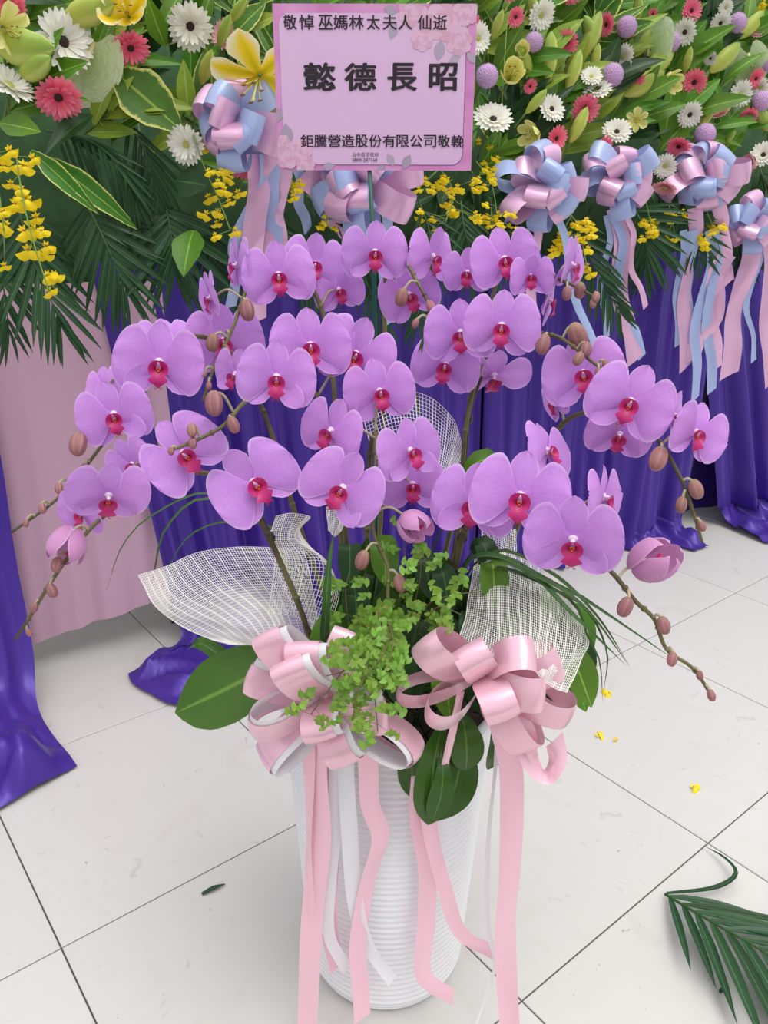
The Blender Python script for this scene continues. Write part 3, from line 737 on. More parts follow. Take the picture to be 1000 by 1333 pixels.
def fern():
    t = thing('maidenhair_fern', POT + Vector((0, -.1, Z0)), 'bright green maidenhair fern spilling between the two pink bows', 'fern')
    r = random.Random(9)
    def fan():
        m = MB(); pts = [(0, 0, 0)]
        for k in range(9):
            a = math.radians(25 + 130 * k / 8); q = 1 + .05 * math.cos(k * 2.6)
            pts.append((math.cos(a) * q, math.sin(a) * q, .10 * math.sin(k * .8)))
        for k in range(1, 9): m.f.append((0, k, k + 1)); m.m.append(0); m.uv.append([(0, .3), (1, .3), (1, .3)])
        m.v = [Vector(p) for p in pts]; return m.mesh('leaflet', M['leaf_fern'])
    fm_ = fan(); cl = MB()
    for k in range(5):                                        # a pinna: five fan leaflets on a hair-thin stalk
        s_ = (-1, 1)[k % 2]; R_ = Matrix.Rotation(s_ * .9 if k < 4 else 0, 3, 'Z') @ Matrix.Rotation(.4 * math.sin(k * 2.1), 3, 'X'); b_ = len(cl.v)
        cl.v += [Vector((0, .55 * k, .12 * math.sin(k * 1.7))) + R_ @ (q.co * (1.0 if k < 4 else 1.15)) for q in fm_.vertices]
        for f_ in fm_.polygons: cl.f.append(tuple(b_ + i for i in f_.vertices)); cl.m.append(0); cl.uv.append([(0, .3), (1, .3), (1, .3)])
    fm_ = cl.mesh('leaflet', M['leaf_fern'])
    fronds = [[(500, 850, .93), (480, 825, .86), (455, 862, .79), (430, 895, .78), (405, 930, .78)],
              [(505, 850, .93), (500, 805, .88), (492, 850, .81), (488, 900, .785), (492, 952, .785)],
              [(510, 850, .93), (512, 815, .86), (500, 850, .80), (470, 890, .77), (458, 940, .77)],
              [(500, 850, .95), (497, 800, .88), (512, 830, .82), (505, 870, .79), (498, 905, .785)],
              [(520, 850, .95), (540, 785, .91), (548, 740, .9), (545, 712, .9)],
              [(530, 850, .95), (555, 790, .9), (590, 775, .88), (625, 770, .875)],
              [(515, 850, .95), (520, 780, .93), (530, 700, .93), (535, 690, .94)],
              [(470, 860, .95), (455, 815, .92), (450, 770, .92), (455, 745, .93)],
              [(500, 850, .93), (478, 840, .84), (455, 870, .79), (425, 880, .78)],
              [(515, 850, .93), (500, 815, .87), (482, 850, .80), (474, 890, .78)],
              [(530, 850, .93), (560, 800, .88), (575, 790, .87), (600, 800, .87)]]
    for fi, fr in enumerate(fronds):
        P = resample(spline([at(*q) for q in fr], 8), 26); m = MB(); m.tube(P, .0007, 4)
        leaflets = []
        for i in range(9, 26):
            for s in ((-1, 1) if fi in (4, 5, 6, 7, 10) else (-1, 1)):
                if r.random() < (.30 if fi in (1, 2, 3, 9) else .5 if fi in (0, 8) else .68): continue
                tdir = (P[min(25, i + 1)] - P[i - 1]).normalized(); side = tdir.cross(Vector((0, -1, .4))).normalized() * s
                L = r.uniform(.004, .014); q = P[i] + side * L + Vector((r.uniform(-.004, .004), r.uniform(-.01, .004), r.uniform(-.006, .003)))
                m.tube([P[i], q], .0003, 3)
                sz = r.uniform(.0048, .0072)
                Mx = frame(q, side + tdir * r.uniform(0, .8) + Vector((0, 0, -.3)), Vector((r.uniform(-.5, .5), -1, r.uniform(.1, .9)))) @ S(sz)
                leaflets.append(Mx)
        st = m.build('frond_stem', M['pedicel_fern'], t)
        for Mx in leaflets: inst('leaflet', fm_, st, Mx)
fern()
def grass(label, blades, base):
    t = thing('lily_grass', base, label, 'grass blades')
    for pts, w in blades:
        P = [at(*q) for q in pts]
        blade('blade', M['leaf_grass'], t, P, px2m(w, P[len(P) // 2]), .5, W=[(0, .7), (.3, 1), (.6, .85), (.85, .45), (1, .03)], hint=(.1, -.4, 1), nu=22, nv=2)
grass('long thin green grass blades arching over the white tiles past the mesh bow', [
    ([(590, 800, 1.0), (615, 728, .97), (680, 738, .93), (745, 800, .87), (815, 866, .84)], 11),
    ([(590, 800, 1.0), (625, 730, .96), (700, 752, .91), (760, 790, .88), (820, 868, .85)], 8),
    ([(590, 800, 1.0), (640, 720, .99), (715, 745, .93), (775, 800, .88), (819, 866, .87)], 8),
    ([(600, 800, 1.0), (640, 740, .96), (735, 775, .90), (768, 800, .88), (790, 850, .87), (786, 900, .87)], 7),
    ([(600, 800, 1.0), (650, 742, .96), (740, 780, .89), (765, 830, .87), (780, 860, .86), (785, 915, .86)], 6),
    ([(600, 800, 1.0), (650, 735, .98), (740, 770, .92), (775, 790, .91), (880, 860, .9)], 8)], POT + Vector((.05, 0, Z0)))
grass('few fine grass blades drooping in front of the pink skirt', [
    ([(420, 830, 1.1), (350, 690, 1.12), (275, 642, 1.12), (200, 670, 1.1), (160, 710, 1.09), (138, 770, 1.09)], 5),
    ([(420, 830, 1.1), (340, 680, 1.1), (262, 650, 1.09), (215, 690, 1.07), (203, 735, 1.06), (193, 785, 1.06)], 6),
    ([(420, 830, 1.1), (370, 700, 1.13), (300, 680, 1.13), (250, 695, 1.12), (222, 735, 1.12), (205, 790, 1.12)], 4),
    ([(420, 860, .93), (424, 800, .90), (428, 740, .91), (435, 690, .93)], 13),
    ([(548, 560, 1.2), (540, 500, 1.16), (548, 455, 1.15), (557, 420, 1.15)], 9)], POT + Vector((-.05, 0, Z0)))

# ------------------------------------------------------------------ white open-weave mesh wraps (threads are real strips)
def mesh_wrap(label, cols, nu, nv, tw=.0008, bold=5, crumple=.004, seed=0):
    """cols: list of columns, each a list of (px,py,Y) from one edge to the other; surface is splined both ways"""
    C = [spline([at(*q) for q in c], 6) for c in cols]; n = len(C[0]) - 1
    rows = [spline([c[j] for c in C], 8) for j in range(n + 1)]; k = len(rows[0]) - 1
    r = random.Random(seed); ph = [r.uniform(0, 6) for _ in range(4)]
    def sf(u, v):
        a = u * k; b = v * n; i = min(k - 1, int(a)); j = min(n - 1, int(b)); fa_, fb_ = a - i, b - j
        p = (rows[j][i].lerp(rows[j][i + 1], fa_)).lerp(rows[j + 1][i].lerp(rows[j + 1][i + 1], fa_), fb_)
        return p + Vector((0, -1, .3)) * crumple * (math.sin(14 * u + ph[0] + 3 * v) * math.sin(9 * v + ph[1]) + .4 * math.sin(31 * u + ph[2]) * math.sin(23 * v + ph[3]))
    m = MB()
    def strip(f, N, w):
        pts = [f(i / N) for i in range(N + 1)]; b = len(m.v)
        for i in range(N + 1):
            t = (pts[min(N, i + 1)] - pts[max(0, i - 1)]).normalized(); s = t.cross((cam_pos - pts[i]).normalized()).normalized() * (w / 2)
            nn = s.cross(t).normalized() * (w * .35)
            m.v += [pts[i] - s, pts[i] + nn, pts[i] + s]
        for i in range(N):
            for q in (0, 1):
                m.f.append((b + i * 3 + q, b + i * 3 + q + 1, b + i * 3 + q + 4, b + i * 3 + q + 3)); m.m.append(0); m.uv.append([(0, 0)] * 4)
    for i in range(nu + 1):
        u = i / nu; w = tw * (2.0 if i % bold == 0 else 1.0)
        j0 = r.uniform(-.015, .0); j1 = r.uniform(1, 1.015)
        strip(lambda s: sf(min(1, max(0, u)), min(1, max(0, j0 + (j1 - j0) * s))), 26, w)
    for j in range(nv + 1):
        v = j / nv; strip(lambda s: sf(s, v), 30, tw)
    o = m.build('mesh_wrap', M['mesh_thread'], None)
    return tag(o, label, 'mesh ribbon', 'white mesh ribbons on the planter')
mesh_wrap('wide white mesh ribbon fanned out beside the pink skirt', [
    [(182, 748, .98), (205, 792, .95), (262, 828, .93), (300, 838, .92)],
    [(215, 738, 1.0), (240, 775, .95), (300, 810, .92), (335, 842, .91)],
    [(262, 718, 1.03), (290, 755, .96), (340, 800, .92), (365, 850, .91)],
    [(330, 712, 1.07), (350, 750, 1.03), (375, 800, 1.0), (390, 850, .98)],
    [(395, 715, 1.09), (405, 755, 1.06), (412, 800, 1.04), (416, 850, 1.02)]], 80, 42)
mesh_wrap('narrow white mesh curl standing up behind the tilted orchid', [
    [(360, 672, 1.03), (352, 700, 1.02), (358, 730, 1.02), (350, 800, 1.0)],
    [(380, 668, 1.05), (372, 700, 1.04), (385, 735, 1.03), (375, 800, 1.0)],
    [(402, 672, 1.07), (386, 700, 1.06), (425, 735, 1.04), (405, 810, 1.0)],
    [(404, 674, 1.08), (392, 695, 1.08), (440, 760, 1.05), (430, 815, 1.0)]], 24, 36, seed=2)
mesh_wrap('big white mesh ribbon ruffled over the bow by the grass', [
    [(618, 728, 1.0), (612, 770, .96), (605, 810, .92), (595, 838, .88)],
    [(655, 715, 1.01), (650, 765, .94), (650, 820, .88), (645, 855, .84)],
    [(690, 730, 1.0), (690, 775, .92), (690, 830, .85), (690, 870, .82)],
    [(720, 750, .98), (728, 790, .90), (722, 845, .84), (712, 890, .81)],
    [(738, 772, .96), (762, 815, .90), (762, 850, .86), (738, 902, .82)]], 60, 50, seed=4, crumple=.006)
mesh_wrap('white mesh ribbon arching behind the middle orchids', [
    [(470, 530, 1.14), (480, 570, 1.12), (492, 610, 1.10), (500, 640, 1.1)],
    [(510, 510, 1.15), (520, 555, 1.12), (528, 600, 1.1), (530, 640, 1.1)],
    [(555, 515, 1.16), (555, 560, 1.13), (555, 600, 1.11), (552, 640, 1.1)],
    [(590, 545, 1.17), (585, 580, 1.14), (578, 610, 1.12), (570, 640, 1.1)],
    [(604, 590, 1.18), (597, 605, 1.15), (588, 620, 1.13), (580, 640, 1.11)]], 36, 28, seed=6)
mesh_wrap('small folded white mesh strip below the central orchids', [
    [(425, 660, 1.02), (428, 690, 1.02)], [(440, 660, 1.0), (436, 698, 1.0)], [(455, 660, 1.02), (445, 690, 1.02)]], 14, 14, seed=7)
mesh_wrap('white mesh end standing up behind the largest orchid', [
    [(625, 640, 1.04), (628, 690, 1.03), (625, 740, 1.0)], [(650, 680, 1.05), (652, 710, 1.03), (648, 745, 1.0)], [(672, 690, 1.06), (672, 715, 1.04), (668, 745, 1.0)]], 16, 22, seed=8)

# ------------------------------------------------------------------ ribbon bows
def strip_mesh(name, mat, parent, pts, width, hint, n=28, wave=0.0, seed=0, taper=None, twist=0.0, notch=False):
    """flat ribbon along world points; hint: the way its face looks"""
    P = resample(spline(pts, 8), n + 1); r = random.Random(seed); ph = r.uniform(0, 6)
    hint = Vector(hint)
    def fn(u, v):
        i = round(u * n); t = (P[min(n, i + 1)] - P[max(0, i - 1)]).normalized()
        s = t.cross(hint); s = s.normalized() if s.length > 1e-4 else Vector((1, 0, 0)); nn = s.cross(t)
        a = twist * math.sin(u * 3 + ph) + wave * math.sin(u * 9 + ph)
        q = v - .5
        d = s * math.cos(a) + nn * math.sin(a)
        e = t * (q * width * .6 if notch and i == n else 0)
        return P[i] + d * (q * width) + nn * (.10 * width * (4 * q * q - 1) * math.sin(u * 5 + ph)) + e
    m = MB(); m.grid(fn, n, 4); return m.build(name, mat, parent)
def loop(name, mat, parent, C, T, width, girth, wdir, n=30, flip=1, tilt_=0.0):
    """a ribbon loop from knot C out to T and back; wdir: the ribbon's width direction; girth: height of the loop"""
    C, T = Vector(C), Vector(T); d = T - C; L = d.length; d.normalize()
    w = Vector(wdir); w = (w - d * w.dot(d)).normalized(); nn = d.cross(w) * flip
    def fn(u, v):
        a = 2 * PI * u
        x = L * (.5 - .5 * math.cos(a)); x = L * (x / L) ** .8
        env = math.sin(PI * min(1, x / L)) ** .55 if x < L else 0
        y = girth * .5 * math.sin(a) * (.35 + .65 * x / L) * (1 + .1 * math.cos(a))
        q = v - .5; pinch = .30 + .70 * min(1, (x / L) * 2.2)
        return C + d * x + nn * y + w * (q * width * pinch) + d * (.06 * width * math.cos(PI * q) * (x / L))
    m = MB(); m.grid(fn, n, 4); return m.build(name, mat, parent)
def bow(label, knot, loops, tails, mats, group=None, lining=None, Wpx=40):
    kp = at(*knot); t = thing('ribbon_bow', kp, label, 'bow', group)
    for i, lp in enumerate(loops):
        x, y, Y, gpx, wx, wy, wz = lp[:7]; mi = lp[7] if len(lp) > 7 else 0
        T = at(x, y, Y); w = px2m(lp[8] if len(lp) > 8 else Wpx, kp); gi = px2m(gpx, kp); wd = cam_r * wx + cam_u * wy - fwd * wz
        loop('loop', M[mats[mi]], t, kp, T, w, gi, wd)
        if lining and mi == 0:
            d = (T - kp); wd2 = (wd - d.normalized() * wd.dot(d.normalized())).normalized()
            loop('lining_loop', M[lining], t, kp + wd2 * w * .24, kp + d * .965 + wd2 * w * .24, w * .95, gi * .92, wd)
    for (pts, wpx, mi, hint) in tails:
        P = [at(*q) for q in pts]
        strip_mesh('tail', M[mats[mi]], t, P, px2m(wpx, P[0]), hint, wave=.25, seed=len(pts) + wpx, notch=True)
    m = MB(); m.ball(kp + Vector((0, -.006, 0)), (.012, .010, .014), 10, 8); m.build('knot', M[mats[0]], t)
    return t
PW = ['ribbon_pink', 'ribbon_white']
front = (0, -1, .1)
bow('pink satin bow lined with white, beside the big drooping leaf', (425, 905, .875), [
    (345, 826, .85, 44, .55, .75, .5), (322, 882, .86, 34, .35, .9, .25), (326, 948, .83, 52, .15, .75, .75), (392, 842, .82, 50, .85, .35, .5),
    (455, 825, .85, 46, .95, .05, .35), (345, 992, .86, 50, .75, -.25, .6), (452, 995, .81, 56, .9, -.05, .55), (545, 985, .82, 56, .6, -.5, .5),
    (372, 868, .80, 48, .6, .6, .5), (500, 935, .80, 44, .25, .8, .5), (415, 960, .80, 42, .9, .2, .4)],
    [([(412, 930, .86), (410, 1000, .87), (416, 1090, .885), (406, 1200, .90), (402, 1290, .90), (400, 1345, .89)], 34, 0, front),
     ([(405, 930, .86), (403, 1010, .87), (402, 1120, .885), (404, 1190, .895)], 18, 0, (-.7, -.7, 0)),
     ([(440, 930, .87), (438, 1000, .88), (436, 1080, .89), (430, 1140, .9), (428, 1215, .91), (452, 1262, .92)], 20, 1, front),
     ([(452, 930, .87), (450, 1000, .875), (455, 1080, .885), (462, 1170, .90), (478, 1230, .91), (512, 1278, .91)], 24, 1, front),
     ([(478, 940, .86), (480, 1010, .87), (482, 1050, .88), (496, 1090, .88), (478, 1150, .9), (466, 1230, .905), (470, 1290, .90), (472, 1328, .89)], 27, 0, (.3, -1, .1)),
     ([(430, 930, .88), (432, 1100, .90), (428, 1200, .92), (440, 1262, .93)], 26, 0, (.3, -1, 0))], PW, lining='ribbon_white', Wpx=42)
bow('pink satin bow half covered by white mesh', (630, 878, .865), [
    (552, 838, .83, 62, .55, .75, .55), (518, 905, .84, 42, .75, .5, .4), (560, 935, .81, 58, .35, .75, .6), (655, 930, .79, 62, .95, .1, .45),
    (728, 862, .83, 60, .3, .8, .5), (745, 930, .82, 54, .05, .8, .6), (690, 975, .83, 56, .8, .3, .5), (612, 850, .82, 52, .5, .7, .5),
    (690, 850, .82, 56, .5, .7, .5), (705, 905, .80, 54, .5, .65, .6)],
    [([(640, 895, .85), (652, 940, .845), (666, 1010, .85), (664, 1130, .86), (658, 1200, .87), (660, 1280, .87), (664, 1345, .86)], 33, 0, front),
     ([(660, 900, .84), (684, 950, .83), (690, 990, .83), (712, 1012, .83), (726, 990, .84), (722, 962, .85)], 26, 0, (-.2, -.3, 1)),
     ([(600, 900, .86), (592, 940, .855), (584, 975, .855), (576, 1010, .85)], 10, 0, front),
     ([(548, 1010, .875), (545, 1060, .89), (556, 1130, .90), (555, 1200, .905), (552, 1270, .905), (590, 1298, .90)], 26, 0, front),
     ([(552, 1010, .875), (562, 1090, .89), (580, 1160, .90), (600, 1215, .905), (640, 1238, .9)], 22, 0, (.3, -1, .1)),
     ([(650, 900, .87), (645, 1000, .87), (636, 1090, .88), (634, 1200, .89), (644, 1260, .89), (618, 1340, .88)], 9, 1, (.6, -1, 0))], PW, Wpx=44)

# ------------------------------------------------------------------ condolence card on its stick
def text_mesh(body, off=0.0):
    cu = bpy.data.curves.new('lettering', 'FONT'); cu.body = body; cu.size = 1; cu.offset = off; cu.resolution_u = 3
    o = bpy.data.objects.new('lettering_tmp', cu); COL.objects.link(o)
    me = bpy.data.meshes.new_from_object(o.evaluated_get(bpy.context.evaluated_depsgraph_get()))
    bpy.data.objects.remove(o); bpy.data.curves.remove(cu); return me
ROSE_N = [0]
def card():
    Yc = 1.33
    tl, tr, br, bl = at(356, 5, Yc), at(622, 4.5, Yc), at(613, 222.6, Yc), at(362, 221, Yc)
    cw = ((tr - tl).length + (br - bl).length) / 2; ch = ((tl - bl).length + (tr - br).length) / 2
    c = (tl + tr + br + bl) / 4; x = ((tr - tl) + (br - bl)).normalized(); nrm = Vector((0, -1, 0.0)); z = (nrm - x * nrm.dot(x)).normalized(); y = z.cross(x)
    B = Matrix.Translation(c) @ Matrix((x, y, z)).transposed().to_4x4()
    foot = POT + Vector((-.02, .10, Z0))
    t = thing('condolence_card', foot, 'pink printed condolence card with black lettering on a green stick', 'card')
    m = MB()
    def rr(w, h, r, z_, n=6):
        pts = []
        for cx_, cy_, a0 in ((w / 2 - r, h / 2 - r, 0), (-w / 2 + r, h / 2 - r, 90), (-w / 2 + r, -h / 2 + r, 180), (w / 2 - r, -h / 2 + r, 270)):
            for k in range(n + 1):
                a = math.radians(a0 + 90 * k / n); pts.append(Vector((cx_ + r * math.cos(a), cy_ + r * math.sin(a), z_)))
        return pts
    m.box((-cw / 2, -ch / 2, -.002), (cw / 2, ch / 2, 0), 0, B); board = m.build('board', M['card_pink'], t, False)
    def pc(px, py):                                                       # zoomed card coordinates -> card plane
        v = (py - 17) / 722; l = 53 + 22 * v; r_ = 940 - 30 * v
        return ((px - l) / (r_ - l) - .5) * cw, (.5 - v) * ch
    def flat(name, pts, mat, dz):
        mm = MB(); P = [B @ Vector((a, b, dz)) for a, b in pts]; mm.poly(P); return mm.build(name, mat, t, False)
    x0, y0 = pc(98, 712); x1, y1 = pc(895, 55); pw, ph_ = x1 - x0, y1 - y0; cx, cy = (x0 + x1) / 2, (y0 + y1) / 2
    flat('panel_border', [(cx + p.x + .0012, cy + p.y - .0012) for p in rr(pw, ph_, .016, 0)], M['card_shadow'], .0003)
    flat('panel', [(cx + p.x, cy + p.y) for p in rr(pw, ph_, .016, 0)], M['card_panel'], .0006)
    r = random.Random(4)
    def rose(px, py, rad, k, zi=0):                                             # printed rose: overlapping flat petals
        cx_, cy_ = pc(px, py); R = rad / 890 * cw; mm = MB(); n = 0
        for ring, (rr_, cnt) in enumerate(((1, 7), (.72, 6), (.45, 5), (.2, 3))):
            for i in range(cnt):
                a = 2 * PI * i / cnt + ring * .6 + k; d = R * rr_ * .62
                pts = []
                for q in range(10):
                    b = 2 * PI * q / 10; pts.append(B @ Vector((cx_ + math.cos(a) * d + R * .42 * (.6 + .5 * rr_) * math.cos(b), cy_ + math.sin(a) * d + R * .36 * (.6 + .5 * rr_) * math.sin(b), .0008 + zi * .000085 + n * .000012)))
                lo_x, hi_x = -cw / 2, cw / 2
                Bi = B.inverted(); pts2 = []
                for p in pts:
                    l = Bi @ p; l.x = max(-cw / 2, min(cw / 2, l.x)); l.y = max(-ch / 2, min(ch / 2, l.y)); pts2.append(B @ l)
                mm.poly(pts2, n % 2); n += 1
        mm.build('printed_rose', [M['print_rose'], M['print_rose_deep']], t, False)
    def pleaf(px, py, L, ang):
        cx_, cy_ = pc(px, py); R = L / 890 * cw; a = math.radians(ang); pts = []
        for q in range(14):
            u = q / 7 if q <= 7 else (14 - q) / 7; s = 1 if q <= 7 else -1; w = .3 * math.sin(PI * u)
            px_, py_ = (u - .5) * R, s * w * R; xx, yy = cx_ + px_ * math.cos(a) - py_ * math.sin(a), cy_ + px_ * math.sin(a) + py_ * math.cos(a)
            pts.append((max(-cw / 2, min(cw / 2, xx)), max(-ch / 2, min(ch / 2, yy))))
        flat('printed_leaf', pts, M['print_leaf'], .00075)
    for a in ((575, 130, 70, 70), (775, 210, 85, 80), (840, 248, 60, 20), (565, 45, 60, 160), (915, 240, 60, -40), (110, 580, 100, 95), (560, 690, 60, 120), (630, 700, 70, 60), (290, 722, 60, 10), (75, 490, 60, 80), (520, 728, 40, 20)): pleaf(*a)
    for a in ((660, 50, 62, 0), (790, 90, 78, .5), (890, 50, 55, 1), (860, 170, 58, 2), (700, 165, 46, 3), (110, 670, 60, 1.5), (180, 640, 44, .4), (190, 715, 44, .2), (95, 610, 30, 2)): rose(*a, zi=ROSE_N[0]); ROSE_N[0] += 1
    def write(body, bx, off=0.0, dz=.0016, bold=None):
        me = text_mesh(body, off); xs = [v.co.x for v in me.vertices]; ys = [v.co.y for v in me.vertices]
        ax, ay = pc(bx[0], bx[3]); zx, zy = pc(bx[2], bx[1])
        sx = (zx - ax) / (max(xs) - min(xs)); sy = (zy - ay) / (max(ys) - min(ys))
        for v in me.vertices: v.co = Vector(((v.co.x - min(xs)) * sx, (v.co.y - min(ys)) * sy, 0))
        if bold:
            vs_ = [v.co.copy() for v in me.vertices]; fs = [tuple(p.vertices) for p in me.polygons]; V = []; Fc = []
            for q in range(9):
                a_ = 2 * PI * q / 8; o_ = Vector((bold * math.cos(a_), bold * math.sin(a_) * .6, q * 1e-6)) if q < 8 else Vector((0, 0, 9e-6))
                b_ = len(V); V += [v + o_ for v in vs_]; Fc += [tuple(i + b_ for i in f) for f in fs]
            me = bpy.data.meshes.new('lettering'); me.from_pydata(V, [], Fc)
        me.materials.clear(); me.materials.append(M['ink'])
        inst('lettering', me, t, B @ Matrix.Translation((ax, ay, dz)))
    for ch_, x0_, x1_ in (('敬', 102, 158), ('悼', 170, 232), ('巫', 253, 312), ('媽', 318, 378), ('林', 385, 448), ('太', 462, 518), ('夫', 530, 592), ('人', 598, 657), ('仙', 682, 740), ('逝', 748, 808)):
        write(ch_, (x0_, 64, x1_, 124), bold=.0003)
    for ch_, x0_, x1_ in (('懿', 185, 325), ('德', 362, 502), ('長', 548, 680), ('昭', 727, 855)): write(ch_, (x0_ + 4, 265, x1_ - 4, 381), bold=.0013)
    T3 = '鉅騰營造股份有限公司敬輓'
    for i, ch_ in enumerate(T3): write(ch_, (171 + i * 59.4, 577, 171 + i * 59.4 + 54, 633), bold=.0003)
    write('台中百手花坊', (395, 657, 509, 677)); write('0800-287168', (395, 683, 502, 699))
    m = MB(); p0 = at(480, 200, Yc + .004)
    m.tube([p0 + Vector((0, .004, 0)), at(487, 330, Yc - .01), foot], .0036, 6); m.build('stick', M['stick_green'], t)
card()

# ------------------------------------------------------------------ flower bank on the stands
def bankY(px, py=120):
    Y = 2.12 / (1 - .60 * (px - 500) / 1025.0)
    return Y + (180 - py) / 1025.0 * Y * .30
def inward(p): return (p - cam_pos).normalized() * .5 + Vector((-SKN.x, -SKN.y, -.5)).normalized() * .6
def stalk(t, p, direction, L=.16, r=.003, mat='calyx'):
    d = Vector(direction).normalized(); m = MB(); m.tube(spline([p, p + d * L * .5 + Vector((0, 0, -.01)), p + d * L + Vector((0, 0, -.05))], 4), r, 5)
    return m.build('stem', M[mat], t)
LAND = [(345, 60, 'by the open yellow lily'), (116, 84, 'by the big veined anthurium'), (235, 20, 'by the white gerbera over the lily'), (250, 170, 'by the bow beside the card'), (20, 150, 'by the cream gerbera'),
        (430, 60, 'behind the upper card'), (560, 160, 'behind the lower card'), (640, 90, 'next to the card edge'), (690, 190, 'above the bow over the topmost orchid buds'), (720, 30, 'between the card and the lily bud pair'),
        (850, 64, 'by the anthurium amid lily buds'), (970, 70, 'by the lime green anthurium'), (800, 200, 'above the squeezed middle bow'), (918, 190, 'above the bow with most tails'), (829, 140, 'by the small cream lily'),
        (985, 190, 'by the pink rose'), (770, 110, 'by the lilac pompom and white gerbera pair'), (900, 110, 'by the pink gerbera under the green bud'), (920, 20, 'by the uppermost pompoms'), (60, 20, 'by the cream lily petals'), (160, 130, 'by the streaked broad leaf'), (90, 190, 'by the long white-edged leaves'), (480, 150, 'behind the middle of the card'), (600, 220, 'above the yellow cluster by the card'), (400, 200, 'behind the lower card corner beside the bow'), (520, 20, 'behind the card print of roses'), (670, 130, 'by the half open lily beside the card'), (735, 90, 'by the slim upright lily buds'), (860, 150, 'between the cream lily and a pompom'), (790, 150, 'by the white gerbera over the middle bow'), (950, 130, 'by the pale pink back-turned gerbera'), (760, 20, 'by the tallest lily bud')]
def near(x, y): return min(LAND, key=lambda q: (q[0] - x) ** 2 + (q[1] - y) ** 2)[2]
# --- gerberas
def ray_petal(L, w, up, mat):
    def fn(u, v):
        q = v * 2 - 1; ww = w * lut([(0, .4), (.3, .85), (.7, 1.1), (.9, .95), (.97, .6), (1, .25)], u)
        return (q * ww, u * L, up * u * u + .25 * w * q * q + .05 * L * math.sin(u * 2.6))
    m = MB(); m.grid(fn, 5, 2); return m
GM = {}
for c in ('pink', 'white', 'pale'):
    mt = M['gerbera_' + c]
    GM[c, 'long'] = ray_petal(.43, .055, .06, mt).mesh('petal', mt); GM[c, 'mid'] = ray_petal(.31, .045, .12, mt).mesh('petal', mt)
    m = MB()
    for n_, L_, w_, up_, z_ in ((22, .43, .055, .06, 0), (18, .31, .045, .12, .015), (14, .17, .03, .10, .03)):
        for k in range(n_):
            a = 2 * PI * k / n_ + rnd.uniform(-.06, .06); R_ = Matrix.Rotation(a, 3, 'Z'); q = ray_petal(L_ * rnd.uniform(.92, 1.05), w_, up_, mt)
            b = len(m.v); m.v += [R_ @ (p + Vector((0, .07, z_))) for p in q.v]; m.f += [tuple(i + b for i in f) for f in q.f]; m.m += q.m; m.uv += q.uv
    GM[c, 'all'] = m.mesh('petals', mt)
for nm in ('dark', 'green'):
    m = MB(); m.ball((0, 0, .02), (.10, .10, .045), 14, 6)
    for k in range(26):
        a = k * 2.4; r_ = .10 * math.sqrt(k / 26); m.ball((r_ * math.cos(a), r_ * math.sin(a), .055 - r_ * .25), (.012, .012, .022), 5, 4)
    GM['disc', nm] = m.mesh('disc', M['gerbera_disc_' + nm])
m = MB(); m.grid(lambda u, v: ((.07 + .14 * v) * math.cos(2 * PI * u), (.07 + .14 * v) * math.sin(2 * PI * u), -.13 + .12 * v), 14, 3); GM['calyx'] = m.mesh('calyx', M['calyx'])
def gerbera(x, y, w, col, yaw=0, pitch=0, label=None, disc='dark', dY=0.0, big=False):
    p = at(x, y, bankY(x, y) - (.07 if x > 600 else .03) + dY); nm = {'pink': 'pink', 'white': 'white', 'pale': 'pale pink'}[col]
    lab = label or {'pink': 'bright pink gerbera ', 'white': 'white gerbera ', 'pale': 'pale pink gerbera seen from behind '}[col] + near(x, y)
    t = thing('gerbera', p, lab, 'gerbera', None if label else nm + ' gerberas in the flower bank')
    W0 = facing(p, yaw, pitch, rnd.uniform(0, 60)) @ S(px2m(w, p))
    if big:
        for k in range(24):
            inst('petal', GM[col, 'long'], t, W0 @ Matrix.Rotation(2 * PI * k / 24 + rnd.uniform(-.06, .06), 4, 'Z') @ Matrix.Translation((0, .07, rnd.uniform(-.01, .01))) @ Matrix.Rotation(rnd.uniform(-.08, .14), 4, 'X'))
        for k in range(16):
            inst('petal', GM[col, 'mid'], t, W0 @ Matrix.Rotation(2 * PI * k / 16 + rnd.uniform(-.1, .1), 4, 'Z') @ Matrix.Translation((0, .06, .02)) @ Matrix.Rotation(rnd.uniform(.1, .3), 4, 'X'))
    else: tag(inst('petals', GM[col, 'all'], t, W0), None, None, None, 'stuff')
    inst('disc', GM['disc', disc], t, W0); inst('calyx', GM['calyx'], t, W0)
    stalk(t, W0 @ Vector((0, 0, -.12)), inward(p), .12)
gerbera(82, 55, 78, 'white', 25, -12, 'white gerbera with dark centre overlapping the green anthurium', big=True)
gerbera(76, 126, 62, 'pink', 0, 30, 'bright pink gerbera with dark centre below the green anthurium', big=True)
gerbera(248, 34, 60, 'white', -6, 8, 'white gerbera with dark centre above the yellow lily', big=True)
gerbera(170, 62, 50, 'pink', 12, 28, 'bright pink gerbera between the anthurium and the white gerbera', big=True)
gerbera(12, 112, 62, 'white', 40, -45, 'cream gerbera seen from the side beside a pink one', 'green', big=True)
gerbera(243, 188, 52, 'white', -25, 10, 'white gerbera with yellow blossoms beside the ribbon bow', 'green', big=True)
gerbera(320, 213, 52, 'pink', 5, 50, 'bright pink gerbera tucked under the bow beside the card', big=True)
gerbera(14, 6, 44, 'pink', -20, 20, 'bright pink gerbera above the cream lily petals', big=True)
gerbera(292, 46, 40, 'pale', -40, -20, 'pale pink gerbera behind the yellow lily', 'green', dY=.05)
